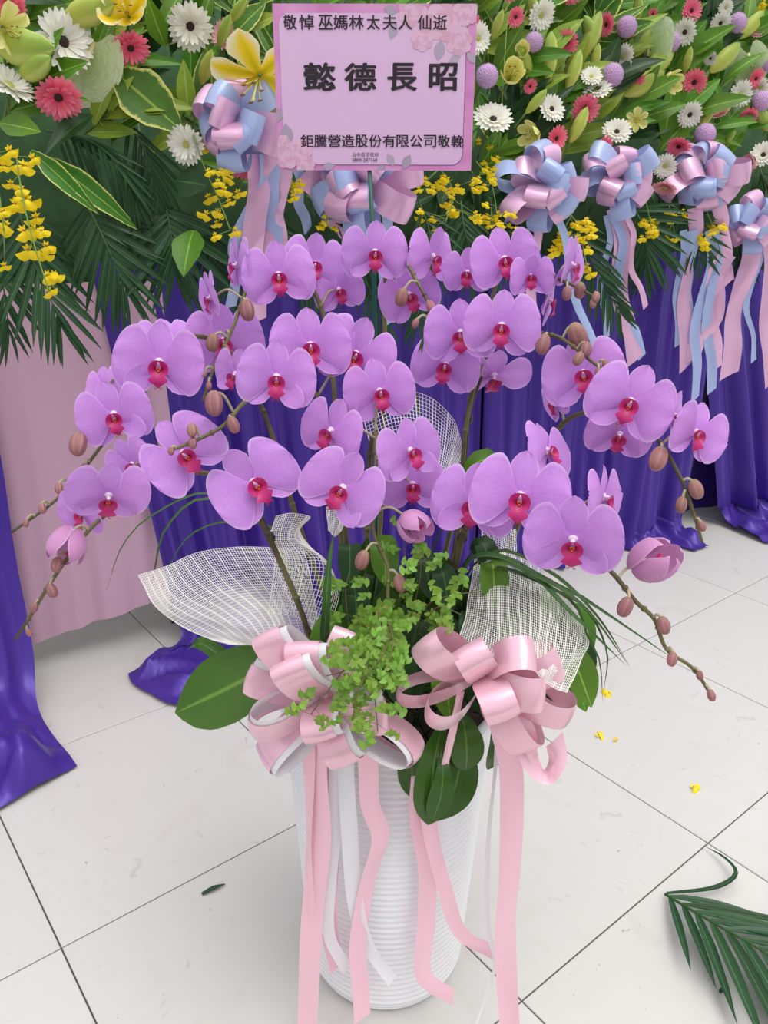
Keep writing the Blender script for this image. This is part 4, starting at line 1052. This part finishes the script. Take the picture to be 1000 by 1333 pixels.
for (x, y, w, yw, pt) in [(737, 55, 34, -10, 10), (762, 141, 38, 8, 12), (904, 107, 34, -5, 5), (671, 22, 26, 30, 10), (790, 32, 30, -40, 0), (900, 14, 30, 30, -10), (826, 102, 28, 0, 30), (724, 180, 34, 40, 10), (690, 112, 20, 30, 20), (884, 190, 34, -10, 40), (984, 102, 26, 40, 10), (786, 190, 28, 45, 10), (615, 30, 24, 30, 0), (664, -14, 30, 0, 10), (745, -10, 30, 0, 0), (850, 18, 14, 0, 0), (975, 150, 24, 10, 30)]:
    gerbera(x, y, w, 'pink', yw, pt)
for (x, y, w, yw, pt) in [(704, 20, 42, 35, 10), (622, 50, 40, 40, 0), (812, 74, 34, -30, 0), (770, 100, 30, 10, -40), (778, 116, 40, 0, -50), (718, 142, 38, 30, -25), (642, 156, 54, 10, -48), (892, 42, 34, -20, 0), (898, 149, 34, 20, 15), (803, 172, 40, 10, -40), (938, 30, 28, 15, 10), (964, 122, 34, 30, 0), (990, 114, 26, -20, 0), (866, 216, 32, 0, 10), (994, 202, 36, 0, -30), (945, 10, 20, 10, 0), (925, 76, 18, 0, 0)]:
    gerbera(x, y, w, 'white', yw, pt, disc='green' if rnd.random() < .6 else 'dark')
for (x, y, w, yw, pt) in [(938, 146, 28, -30, -50), (866, 243, 34, -20, 60), (988, 40, 24, 0, -40)]: gerbera(x, y, w, 'pale', yw, pt, disc='green')
# --- pompom chrysanthemums
def pompom_mesh():
    m = MB(); m.ball((0, 0, 0), .46, 18, 12); N = 330
    for k in range(N):
        z = 1 - 2 * (k + .5) / N; a = k * 2.39996; r_ = math.sqrt(1 - z * z); n = Vector((r_ * math.cos(a), r_ * math.sin(a), z)); s = n.orthogonal().normalized() * .034; q = n.cross(s)
        c = n * .43; e = n * .52; b = len(m.v)
        m.v += [c + s, c + q, c - s, c - q, e]
        for i in range(4): m.f.append((b + i, b + (i + 1) % 4, b + 4)); m.m.append(0); m.uv.append([(0, 0)] * 3)
    return m.mesh('flower_head', M['pompom'])
PM = pompom_mesh()
for (x, y, w) in [(695, 55, 25), (634, 99, 30), (816, 35, 27), (873, 55, 26), (797, 98, 30), (960, 30, 25), (918, 175, 28), (991, 132, 26), (998, 84, 22), (1012, 20, 24)]:
    p = at(x, y, bankY(x, y) - .10); t = thing('pompom_flower', p, 'round lilac pompom chrysanthemum ' + near(x, y), 'flower', 'lilac pompom chrysanthemums')
    inst('flower_head', PM, t, Matrix.Translation(p) @ S(px2m(w, p))); stalk(t, p, inward(p), .14)
# --- lilies
def tepal(L, w, curl):
    def fn(u, v):
        q = v * 2 - 1; ww = w * lut([(0, .22), (.25, .6), (.55, 1), (.8, .75), (1, .03)], u)
        return (q * ww, L * math.sin(u * 1.35) * .80, L * (.50 * u - curl * u * u * u) + .10 * ww * q * q * 4 + .01 * math.sin(9 * u) * q)
    return MB().grid(fn, 10, 6)
LM = {}
for c in ('lily_petal', 'lily_petal_lemon'):
    LM[c, 0] = tepal(.62, .17, .28).mesh('petal', M[c]); LM[c, 1] = tepal(.60, .12, .34).mesh('petal', M[c]); LM[c, 2] = tepal(.66, .14, .02).mesh('petal', M[c])
m = MB()
for k in range(6):
    a = 2 * PI * k / 6; m.tube([(0, 0, .05), (.05 * math.cos(a), .05 * math.sin(a), .25), (.10 * math.cos(a), .10 * math.sin(a), .40)], .006, 4, 0)
    m.ball((.10 * math.cos(a), .10 * math.sin(a), .41), (.03, .012, .012), 6, 4, 1)
m.tube([(0, 0, .05), (.01, -.01, .3), (.02, -.03, .5)], .009, 5, 0); m.ball((.02, -.03, .5), .018, 6, 4, 0)
LM['stamens'] = m.mesh('stamens', [M['lily_petal_lemon'], M['stamen']])
def lily(x, y, w, yaw, pitch, mat, label, group=None, openness=1.0, roll=0, dY=0):
    p = at(x, y, bankY(x, y) - .06 + dY); t = thing('lily', p, label, 'lily', group); W0 = facing(p, yaw, pitch, roll) @ S(px2m(w, p))
    for k in range(6):
        inst('petal', LM[mat, k % 2 if openness > .6 else 2], t, W0 @ Matrix.Rotation(2 * PI * k / 6, 4, 'Z') @ Matrix.Translation((0, .02, -.01 * (k % 2))) @ Matrix.Rotation(rnd.uniform(-.1, .15) + (1 - openness) * .95, 4, 'X'))
    inst('stamens', LM['stamens'], t, W0); stalk(t, p, inward(p), .12)
lily(338, 98, 128, -12, 22, 'lily_petal', 'large open yellow and white lily touching the card edge', roll=14, dY=-.10)
lily(168, 22, 90, -10, -20, 'lily_petal', 'yellow and white lily above the anthurium spathe', openness=.55)
lily(2, 34, 74, 30, 10, 'lily_petal_lemon', 'pale yellow lily beside the white gerbera and the anthurium', openness=.7)
for (x, y, w, yw, pt, o, rl) in [(662, 106, 66, 10, -25, .35, 0), (702, 172, 50, -40, 10, .6, 0), (862, 104, 48, 50, 10, .55, 0), (680, 72, 40, 0, -20, .3, 0)]:
    lily(x, y, w, yw, pt, 'lily_petal_lemon', 'half open lemon yellow lily ' + near(x, y), 'lemon lilies in the flower bank', o, rl)
lily(829, 156, 34, 0, 0, 'lily_petal_lemon', 'small cream lily between two lily buds', None, .8)
def lilybud():
    def fn(u, v):
        a = 2 * PI * u; r_ = lut([(0, .02), (.08, .07), (.3, .135), (.55, .15), (.8, .11), (.95, .045), (1, .005)], v) * (1 + .10 * math.cos(3 * a))
        return (r_ * math.cos(a), v, r_ * math.sin(a))
    return MB().grid(fn, 15, 12).mesh('bud', M['lily_bud'])
LB = lilybud()
def lily_bud(x0, y0, x1, y1, dY=0.0, fat=1.0, label=None):
    a = at(x0, y0, bankY(x0, y0) - .02 + dY); b = at(x1, y1, bankY(x1, y1) - .09 + dY); L = (b - a).length; fat *= 1.2
    t = thing('lily_bud', a, label or 'closed yellow-green lily bud ' + near(x1, y1), 'lily bud', None if label else 'lily buds in the flower bank')
    inst('bud', LB, t, frame(a, b - a, (0, -1, .2)) @ S((L * fat, L, L * fat))); stalk(t, a, (a - b).normalized() + inward(a) * .5, .10)
lily_bud(-6, 62, 72, 62, fat=1.5, label='fat green lily bud beneath the cream lily petals'); lily_bud(82, 26, 150, 4, fat=1.3, label='green lily bud lying above the anthurium')
lily_bud(28, 100, 66, 74, fat=1.5, label='dull green lily bud behind the white gerbera')
for a in [(712, 108, 718, 40), (757, 78, 782, 14), (738, 118, 756, 64), (826, 74, 852, 34), (812, 124, 866, 92), (742, 186, 765, 138), (890, 96, 900, 60), (924, 94, 964, 56), (962, 50, 995, 14), (829, 30, 832, -10), (910, 170, 930, 132), (690, 100, 676, 60), (684, 148, 712, 116), (700, 36, 690, -8), (775, 60, 760, 20), (870, 60, 850, 96), (1000, 170, 985, 140), (640, 50, 655, 12), (770, 96, 780, 56), (945, 186, 958, 170), (262, 110, 276, 64), (285, 60, 300, 18), (300, 28, 322, -4)]: lily_bud(*a)
# --- anthuriums
def spathe():
    def fn(u, v):
        a = -PI / 2 + 2 * PI * v; r_ = (.5 - .22 * math.exp(-((math.sin(a) - 1) / .05) ** 2) * 1.2 + .10 * max(0, -math.sin(a)) ** 6) * u
        return (r_ * math.cos(a) * .85, r_ * math.sin(a) - .05, -.25 * r_ * r_ + .06 * abs(math.cos(a)) * u)
    return MB().grid(fn, 8, 36).mesh('spathe', M['anthurium_spathe'])
SP = spathe(); m = MB(); m.tube([(0, .16, .0), (0, .1, .08), (.01, .0, .16), (.02, -.08, .24)], [.03, .032, .028, .012], 8); SDX = m.mesh('spadix', M['spadix'])
for (x, y, w, h, yw, pt, rl, lb) in [(116, 74, 104, 1.0, -14, 8, -28, 'pale green anthurium with veined spathe between two gerberas'), (848, 64, 60, 1.0, -20, 10, 150, 'pale green anthurium amid lily buds and pompoms'), (976, 80, 56, 1.0, 10, 10, 20, 'lime green anthurium near the row end pompoms')]:
    p = at(x, y, bankY(x, y) - (.0 if x < 400 else .06)); t = thing('anthurium', p, lb, 'anthurium'); W0 = facing(p, yw, pt, rl) @ S(px2m(w, p)); inst('spathe', SP, t, W0)
    inst('spadix', SDX, t, W0); stalk(t, p, inward(p), .12)
# --- rose
p = at(977, 216, bankY(977, 216) - .05); t = thing('rose', p, 'single pink rose beside the ribbon bow at the row end', 'rose'); W0 = facing(p, -30, -20) @ S(px2m(24, p))
m = MB(); m.grid(lambda u, v: ((.42 * math.sin(PI * (.25 + .6 * v))) * math.cos(2 * PI * u), (.42 * math.sin(PI * (.25 + .6 * v))) * math.sin(2 * PI * u), .5 - v), 10, 5); rp = m.mesh('petal', M['rose'])
m = MB(); m.grid(lambda u, v: ((.15 + .30 * v) * math.cos(1.9 * u - .95), (.15 + .30 * v) * math.sin(1.9 * u - .95), -.35 + .75 * v + .1 * math.cos(3 * u)), 7, 5); rp2 = m.mesh('petal', M['rose'])
for k in range(9): inst('petal', rp2, t, W0 @ Matrix.Rotation(k * 2.2, 4, 'Z') @ S(1.0 if k < 5 else .72))
stalk(t, p, inward(p), .1)
# --- leafy sprigs
def leafm(mat, L=1.0, w=.34, bend=.25, fold=.2, nu=9, nv=4):
    W_ = [(0, .12), (.12, .5), (.38, 1.0), (.65, .82), (.88, .36), (1, .02)]
    def fn(u, v):
        q = v * 2 - 1; ww = w / 2 * lut(W_, u); return (q * ww, u * L, -bend * u * u + fold * abs(q) * ww * 2)
    return MB().grid(fn, nu, nv).mesh('leaf', M[mat])
LF = {k: [leafm(k, 1, w, b) for w, b in ((.34, .25), (.28, .42), (.40, .1))] for k in ('leaf_green', 'leaf_dark', 'leaf_variegated', 'leaf_lime')}
def one_leaf(parent, a, b, wr=.34, mat='leaf_green', hint=None):
    L = (b - a).length; me = rnd.choice(LF[mat]); k = wr / .34
    return inst('leaf', me, parent, frame(a, b - a, hint if hint is not None else (rnd.uniform(-.4, .4), -1, rnd.uniform(.1, .8))) @ S((L * k, L, L)))
def sprig(x, y, Lpx, ang, mat, n=5, label=None, group=None, dY=0.0, spread=1.0):
    """a stem with leaves fanning from px (x, y) in image direction ang (degrees, 90 = up)"""
    Y = bankY(x, y) + dY; root = at(x, y, Y + .04); L = px2m(Lpx, root)
    t = thing('leaf_sprig', root, label or {'leaf_green': 'mid-green leaf sprig ', 'leaf_dark': 'dark green leaf sprig ', 'leaf_variegated': 'pale-edged leaf sprig ', 'leaf_lime': 'lime green leaf sprig '}[mat] + near(x, y - 20), 'leaves', None if label else mat.replace('_', ' ') + ' sprigs in the flower bank')
    a0 = math.radians(ang); ax = cam_r * math.cos(a0) + cam_u * math.sin(a0) - fwd * .35; ax.normalize()
    m = MB(); m.tube([root, root + ax * L * .9], .0022, 5); m.build('stem', M['calyx'], t)
    for k in range(n):
        s = (k + .3) / n; base = root + ax * L * .8 * s; side = 1 if k % 2 else -1
        da = a0 + side * math.radians(rnd.uniform(18, 55)) * (1 - .6 * s) * spread
        d = cam_r * math.cos(da) + cam_u * math.sin(da) - fwd * rnd.uniform(.05, .75); d.normalize()
        one_leaf(t, base, base + d * L * rnd.uniform(.75, 1.1), rnd.uniform(.28, .40), mat)
def big_leaf(x0, y0, x1, y1, wr, mat, label, dY=-.02, lift=-.08):
    a = at(x0, y0, bankY(x0, y0) + dY + .03); b = at(x1, y1, bankY(x1, y1) + dY + lift + .05); t = thing('leaf', a, label, 'leaf'); one_leaf(t, a, b, wr, mat, (rnd.uniform(-.2, .2), -1, .5))
for a in [(148, 92, 236, 168, .52, 'leaf_variegated', 'broad leaf with pale streaks below the pink gerbera'), (265, 150, 262, 60, .36, 'leaf_variegated', 'upright leaf with pale margin behind the bow by the card'), (246, 150, 238, 78, .34, 'leaf_lime', 'upright folded lime leaf beside the white gerbera'),
          (60, 205, 170, 284, .30, 'leaf_variegated', 'long arching leaf with white edge over the palm fronds'), (40, 196, 115, 262, .32, 'leaf_variegated', 'arching leaf with white edge above the yellow blossoms'), (0, 160, 50, 168, .5, 'leaf_green', 'broad leaf beneath the cream gerbera'),
          (215, 60, 190, 0, .5, 'leaf_green', 'broad mid-green leaf beside the white gerbera top'), (210, 40, 232, -20, .5, 'leaf_green', 'dark glossy leaf behind the white gerbera top'), (230, 235, 268, 240, .9, 'leaf_dark', 'short glossy dark leaf among yellow blossoms'),
          (300, 50, 345, 0, .4, 'leaf_variegated', 'leaf with pale edge above the open yellow lily'), (320, 40, 362, 16, .4, 'leaf_lime', 'lime leaf beside the upper card corner'), (120, 150, 60, 180, .3, 'leaf_dark', 'dark narrow leaf under the pink gerbera'), (640, 280, 672, 236, .6, 'leaf_dark', 'dark glossy leaf below the card corner'), (252, 300, 235, 345, .6, 'leaf_green', 'small hanging green leaf above the purple drape')]: big_leaf(*a)
rnd = random.Random(21)
mats = ['leaf_green'] * 5 + ['leaf_dark'] * 2 + ['leaf_variegated'] * 2 + ['leaf_lime'] * 2
for i in range(64):                                                        # right-hand banks, leaning away along the row
    x = 615 + 420 * ((i * .618) % 1); y = -30 + 225 * ((i * .414 + .13) % 1)
    sprig(x, y + 20, rnd.uniform(56, 76) * (1.15 - .25 * (x - 615) / 400), rnd.uniform(20, 95), rnd.choice(mats), 5, dY=rnd.uniform(.02, .13))
for i in range(36):                                                        # left-hand bank
    x = -20 + 390 * ((i * .618 + .3) % 1); y = -30 + 210 * ((i * .414 + .5) % 1)
    sprig(x, y + 20, rnd.uniform(62, 88), rnd.uniform(20, 170), rnd.choice(mats), 5, dY=rnd.uniform(.03, .12))
for i in range(34):                                                        # behind the card
    x = 350 + 290 * ((i * .618 + .3) % 1); y = -30 + 260 * ((i * .414 + .5) % 1)
    sprig(x, y + 20, rnd.uniform(55, 70), rnd.uniform(20, 170), rnd.choice(mats), 5, dY=rnd.uniform(.03, .12))
for i in range(10):                                                        # lower edge, turned down
    x = 570 + 440 * ((i * .618 + .1) % 1); sprig(x, 215 + rnd.uniform(-10, 20), 52, rnd.uniform(-150, -30), 'leaf_dark', 5, dY=.1)
# --- palm fronds
def palm_leaflet(mat, bend):
    W_ = [(0, .3), (.15, .8), (.4, 1), (.75, .7), (1, .03)]
    def fn(u, v):
        q = v * 2 - 1; ww = .046 * lut(W_, u); return (q * ww, u, -bend * u * u + .5 * abs(q) * ww)
    return MB().grid(fn, 8, 2).mesh('leaflet', M[mat])
PL = [palm_leaflet('leaf_palm', b) for b in (.05, .18, .32)]
PALM_LABEL = 'dark green feathery palm frond hanging under the flower bank'
def palm(pts, Lpx, n=16, label=None, fan=(62, 24), wk=1.0, gvec=(0, 0, -.25), group='palm fronds under the flower bank', start=.12, world=False, hint=None):
    P = [Vector(q) for q in pts] if world else [at(*q) for q in pts]
    P = resample(spline(P, 8), 41); t = thing('palm_frond', P[0], label or PALM_LABEL, 'palm frond', None if label else group)
    m = MB(); m.tube(P, [.0032 - .0022 * i / 40 for i in range(41)], 5); m.build('rachis', M['leaf_grass'], t)
    L = px2m(Lpx, P[20]); h = Vector(hint) if hint is not None else (cam_pos - P[20]).normalized()
    for k in range(n):
        s = start + (1 - start) * (k / (n - 1)); i = min(39, max(1, int(s * 40))); tg = (P[i + 1] - P[i - 1]).normalized()
        for side in (-1, 1):
            a = math.radians(fan[0] + (fan[1] - fan[0]) * s + rnd.uniform(-4, 4)); sd_ = tg.cross(h).normalized() * side
            d = tg * math.cos(a) + sd_ * math.sin(a) + Vector(gvec) * rnd.uniform(.6, 1.2); d.normalize()
            l = L * (.62 + .5 * math.sin(PI * min(1, s * .85 + .1))) * rnd.uniform(.9, 1.08)
            inst('leaflet', PL[rnd.randrange(2) if world else rnd.randrange(3)], t, frame(P[i], d, h + Vector((rnd.uniform(-.3, .3), 0, rnd.uniform(0, .4)))) @ S((l * wk, l, l)))
    return t
palm([(20, 250, 1.80), (40, 330, 1.72), (66, 390, 1.68), (80, 425, 1.68)], 92, 13, 'palm frond hanging over the pink skirt beside the long yellow spray', fan=(58, 18))
palm([(-20, 270, 1.78), (0, 350, 1.70), (8, 400, 1.68), (12, 432, 1.68)], 80, 11, 'palm frond over the pink skirt under the short yellow spray', fan=(55, 18))
palm([(110, 260, 1.85), (130, 300, 1.78), (150, 345, 1.76), (165, 380, 1.76)], 88, 12, 'palm frond reaching over the pink skirt to the first purple drape', fan=(60, 22))
palm([(60, 170, 1.84), (110, 180, 1.80), (150, 210, 1.78), (178, 260, 1.8)], 80, 14, 'dark palm frond arching under the pink gerbera', fan=(50, 20), gvec=(0, 0, -.9), wk=.8)
palm([(215, 265, 1.88), (222, 300, 1.83), (224, 325, 1.82), (226, 345, 1.82)], 92, 10, 'broad palm fan hanging before the purple drape beside the pink skirt', fan=(80, 12), wk=1.15)
palm([(160, 150, 1.88), (190, 200, 1.86), (205, 260, 1.86), (212, 300, 1.86)], 70, 12, 'dark palm frond drooping behind the white-edged leaf', fan=(50, 22), gvec=(0, 0, -.7))
palm([(255, 280, 1.92), (268, 320, 1.88), (280, 350, 1.88), (290, 380, 1.88)], 76, 10, 'palm frond behind the two sideways orchid flowers', fan=(55, 20))
palm([(330, 262, 2.0), (350, 300, 1.95), (385, 330, 1.95), (410, 370, 1.95)], 74, 12, 'palm frond behind the ribbon tails beside the card', fan=(50, 22))
palm([(400, 255, 2.05), (430, 285, 2.0), (465, 310, 2.0), (500, 350, 2.0)], 84, 13, 'palm frond arching under the card behind the bow', fan=(40, 18))
palm([(450, 262, 2.1), (470, 320, 2.05), (490, 380, 2.03), (500, 430, 2.03)], 64, 12, 'palm frond hanging behind the green card stick', fan=(50, 22))
palm([(545, 260, 2.15), (560, 310, 2.1), (550, 370, 2.08), (545, 420, 2.08)], 66, 12, 'palm frond between the card stick and the yellow cluster', fan=(50, 20))
palm([(600, 262, 2.2), (605, 300, 2.15), (615, 330, 2.14), (630, 360, 2.14)], 62, 11, 'palm frond under the yellow cluster by the card', fan=(55, 22))
palm([(735, 268, 2.45), (755, 310, 2.4), (780, 360, 2.38), (808, 408, 2.38)], 62, 14, 'long palm frond reaching down past the orchid buds', fan=(50, 20))
palm([(820, 262, 2.6), (835, 290, 2.55), (842, 320, 2.53), (840, 345, 2.53)], 68, 14, 'wide palm fan between the middle bow and the tailed bow', fan=(80, 16))
palm([(880, 268, 2.75), (900, 295, 2.7), (908, 315, 2.68), (915, 340, 2.68)], 50, 11, 'short palm frond behind the tails of the tailed bow', fan=(60, 20))
palm([(955, 262, 2.9), (962, 290, 2.85), (968, 315, 2.83), (972, 335, 2.83)], 58, 14, 'palm fan under the small bow at the row end', fan=(80, 14))
palm([(680, 262, 2.35), (668, 295, 2.3), (655, 320, 2.28), (640, 345, 2.28)], 54, 11, 'palm frond below the bow over the topmost orchid buds', fan=(55, 20))
# --- yellow oncidium sprays
def floret():
    m = MB()
    def lipf(u, v):
        a = -PI * .92 + PI * .84 * v - .0; r_ = u * (.55 - .16 * math.exp(-((v - .5) / .10) ** 2))
        return (r_ * math.cos(a) * 1.1, r_ * math.sin(a) - .02, .12 * math.sin(u * 3) - .1 * u * u + .05 * math.sin(v * 12) * u)
    m.grid(lipf, 4, 12, 0)
    for a in (40, 90, 140):
        c, s = math.cos(math.radians(a)), math.sin(math.radians(a))
        m.grid(lambda u, v: (c * u * .3 - s * (v - .5) * .16 * math.sin(PI * min(1, u + .1)), s * u * .3 + c * (v - .5) * .16 * math.sin(PI * min(1, u + .1)), .05 * u), 3, 2, 0)
    m.ball((0, 0, .04), (.07, .06, .06), 6, 4, 1)
    return m.mesh('floret', [M['oncidium'], M['oncidium_dark']])
FLO = floret()
def oncidium(stem, florets, w, label=None, dY=-.06):
    P = [at(x, y, bankY(x, y) + dY) for x, y in stem]; sp = spline(P, 8)
    t = thing('oncidium_spray', P[0], label or 'spray of small yellow dancing orchid blossoms under the flower bank', 'flowers', None if label else 'yellow oncidium sprays')
    m = MB(); m.tube(sp, .0014, 5)
    for (x, y) in florets:
        p = at(x, y, bankY(stem[0][0], stem[0][1]) + dY + rnd.uniform(-.03, .03)); i = nearest(sp, p); m.tube([sp[i], p + Vector((0, .004, 0))], .0009, 4)
        inst('floret', FLO, t, facing(p, rnd.uniform(-40, 40), rnd.uniform(-30, 30), rnd.uniform(-30, 30)) @ S(px2m(w * rnd.uniform(.8, 1.2), p)))
    m.build('stem', M['oncidium_stem'], t)
def cloud(n, x0, x1, y0, y1): return [(x0 + (x1 - x0) * rnd.random(), y0 + (y1 - y0) * rnd.random()) for _ in range(n)]
oncidium([(20, 195), (30, 260), (45, 320), (64, 380)], [(14, 238), (28, 246), (40, 262), (20, 264), (34, 258), (46, 282), (30, 300), (44, 298), (54, 300), (36, 325), (56, 330), (60, 320), (62, 358), (70, 358), (64, 378), (42, 205), (30, 215)], 24, 'long hanging spray of yellow oncidium blossoms over the pink skirt')
oncidium([(-10, 200), (0, 260), (5, 300)], [(2, 275), (8, 292), (2, 296), (5, 345), (10, 205), (4, 215), (12, 195)], 22, 'short yellow oncidium spray touching the long hanging one')
oncidium([(250, 170), (265, 215), (285, 260), (300, 300)], [(272, 222), (284, 236), (272, 256), (292, 246), (300, 232), (288, 222), (268, 278), (284, 276), (298, 262), (306, 300), (280, 306), (282, 290), (310, 250), (296, 218), (255, 180), (262, 190)], 18, 'yellow oncidium spray hanging below the bow beside the card')
oncidium([(375, 215), (380, 240), (384, 255)], [(378, 236), (386, 244), (372, 228), (382, 255), (390, 236)], 15, 'small yellow oncidium cluster under the lower card corner')
ONC = ['yellow oncidium cluster hanging under the lower card edge', 'yellow oncidium cluster beside the dark glossy leaf', 'few yellow blossoms under the bow behind the card', 'yellow oncidium cluster below the bow over the topmost orchid buds', 'few yellow blossoms beside the pale blue ribbon end', 'yellow oncidium cluster below the squeezed middle bow', 'thin yellow oncidium cluster by the pale pink gerbera', 'yellow oncidium cluster behind the tails of the tailed bow', 'orange-yellow blossoms at the bank top by a pompom', 'few yellow blossoms beside the card corner']
for (st, c, w) in [([(570, 215), (590, 250), (580, 290)], cloud(26, 545, 625, 226, 300), 14), ([(620, 210), (640, 240), (650, 300)], cloud(16, 612, 655, 200, 300), 12), ([(440, 250), (425, 285), (432, 300)], cloud(5, 415, 440, 275, 300), 14),
                   ([(725, 262), (750, 290), (765, 350)], cloud(22, 715, 775, 280, 330) + [(764, 345), (768, 355), (762, 350)], 15), ([(640, 270), (640, 290)], cloud(8, 630, 682, 275, 300), 12), ([(838, 250), (845, 280), (850, 305)], cloud(12, 832, 858, 280, 310), 13),
                   ([(870, 260), (875, 290)], cloud(9, 866, 894, 272, 330), 12), ([(915, 262), (930, 300), (940, 335)], cloud(18, 912, 950, 285, 335), 13), ([(990, 0), (996, 10)], cloud(4, 984, 1000, 0, 16), 12), ([(660, 30), (650, 190)], cloud(6, 622, 645, 180, 215), 10)]: oncidium(st, c, w, ONC.pop(0))

# --- two-colour bows along the row
MB2 = ['ribbon_mauve', 'ribbon_blue']
def back_bow(label, x, y, R, loops, tails, seed, Wpx=24):
    r = random.Random(seed); R *= 1.14; Y = bankY(x, y) - .10; L = []
    for k in range(loops):
        a = 2 * PI * k / loops + r.uniform(-.25, .25); q = R * r.uniform(.7, 1.1)
        tx, ty = x + q * math.cos(a), y - q * math.sin(a) * .95
        pa = a + PI / 2 + r.uniform(-.5, .5)
        L.append((tx, ty, Y - r.uniform(-.02, .06), R * .62, math.cos(pa), math.sin(pa), r.uniform(.2, .8), k % 2))
    for k in range(max(3, loops // 2 + 1)):
        a = r.uniform(0, 6.28); L.append((x + R * .45 * math.cos(a), y - R * .45 * math.sin(a), Y - .07, R * .5, math.cos(a + 1.4), math.sin(a + 1.4), .5, k % 2))
    T = [([(px, py, Y + dy) for px, py, dy in pts], w, mi, (r.uniform(-.3, .3), -1, .1)) for pts, w, mi in tails]
    bow(label, (x, y, Y), L, T, MB2, Wpx=Wpx)
def hang(x0, y0, x1, y1, w, mi, curl=8, d0=0.0, d1=.06):
    n = 5; return ([(x0 + (x1 - x0) * k / n + curl * math.sin(k * 1.7), y0 + (y1 - y0) * k / n, d0 + (d1 - d0) * k / n) for k in range(n + 1)], w, mi)
back_bow('mauve and pale blue ribbon bow between the lily and the card', 308, 158, 58, 9, [hang(345, 190, 350, 330, 38, 1, 3), hang(358, 200, 352, 330, 40, 0, 4), hang(345, 200, 292, 400, 15, 1, 10), hang(335, 200, 330, 420, 30, 0, 4)], 1, 36)
back_bow('mauve and pale blue ribbon bow hanging partly behind the card', 470, 236, 66, 9, [hang(400, 220, 480, 320, 46, 0, 4), hang(385, 215, 398, 300, 14, 1, 4), hang(500, 260, 505, 420, 14, 1, 4)], 2, 36)
back_bow('mauve and pale blue ribbon bow above the topmost orchid buds', 708, 240, 54, 10, [hang(690, 260, 655, 300, 16, 1, 2), hang(700, 270, 690, 450, 14, 0, 3), hang(720, 270, 780, 480, 12, 1, 5)], 3, 28)
back_bow('mauve and pale blue ribbon bow squeezed between two other bows', 808, 232, 46, 9, [hang(800, 270, 822, 470, 22, 0, 6), hang(795, 275, 828, 465, 12, 1, 10), hang(815, 280, 836, 400, 8, 0, 6), hang(790, 280, 785, 440, 9, 1, 6)], 4, 26)
back_bow('mauve and pale blue ribbon bow with the most ribbon tails', 918, 226, 52, 11, [hang(905, 270, 888, 480, 20, 0, 5), hang(935, 265, 945, 370, 18, 0, 3), hang(925, 300, 900, 520, 14, 1, 6), hang(930, 300, 922, 510, 13, 1, 6), hang(900, 300, 890, 430, 18, 1, 3), hang(940, 300, 925, 480, 16, 0, 9), hang(948, 330, 905, 470, 22, 0, -8), hang(890, 300, 880, 450, 10, 1, 4)], 5, 27)
back_bow('small mauve bow at the row end beyond the others', 982, 290, 36, 7, [hang(980, 300, 945, 490, 24, 0, 5), hang(985, 300, 975, 470, 8, 1, 8), hang(1000, 300, 1000, 500, 18, 0, 4)], 6, 24)

# ------------------------------------------------------------------ fallen bits on the floor
palm([on_floor(866, 1164, .012), on_floor(920, 1196, .035), on_floor(990, 1236, .05), on_floor(1075, 1290, .05), on_floor(1160, 1350, .04)], 176, 14, 'fallen green palm frond lying on the white tiles', fan=(39, 32), gvec=(0, 0, -.06), start=.04, world=True, hint=(.1, -.1, 1), wk=.95)
t = thing('fallen_leaflet', on_floor(866, 1164), 'single curved palm leaflet lying across the tile joint', 'leaf')
blade('leaflet', M['leaf_palm'], t, [on_floor(868, 1163, .008), on_floor(930, 1156, .02), on_floor(958, 1138, .025), on_floor(945, 1118, .02), on_floor(915, 1100, .006)], .011, .3, W=[(0, .6), (.4, 1), (.8, .6), (1, .03)], hint=(0, 0, 1), nv=2)
for x, y, lb in ((793, 902, 'yellow oncidium blossom fallen on the tiles under the grass tips'), (779, 957, 'yellow oncidium blossom fallen beside the hanging ribbon loop'), (803, 963, 'withered small yellow blossom fallen on the tiles'), (903, 1024, 'yellow oncidium blossom fallen nearest the tile corner')):
    p = on_floor(x, y, .006); o = inst('fallen_blossom', FLO, None, frame(p, (rnd.uniform(-1, 1), rnd.uniform(-1, 1), .1), (0, -.3, 1)) @ S(px2m(16 if x != 803 else 9, p))); tag(o, lb, 'blossom')
for x0, y0, x1, y1, w, lb in ((263, 1164, 293, 1151, .011, 'small green leaf scrap on the tile before the drapes'), (937, 1292, 945, 1286, .008, 'tiny dark leaf scrap beneath the fallen palm frond'), (700, 860, 708, 868, .004, 'thin dry leaf scrap beneath the grass')):
    a, b = on_floor(x0, y0, .003), on_floor(x1, y1, .004); o = blade('leaf_scrap', M['leaf_palm'], None, [a, (a + b) / 2 + Vector((0, 0, .003)), b], w, .2, W=[(0, .7), (.5, 1), (1, .3)], hint=(0, 0, 1), nu=6, nv=2); tag(o, lb, 'leaf scrap')
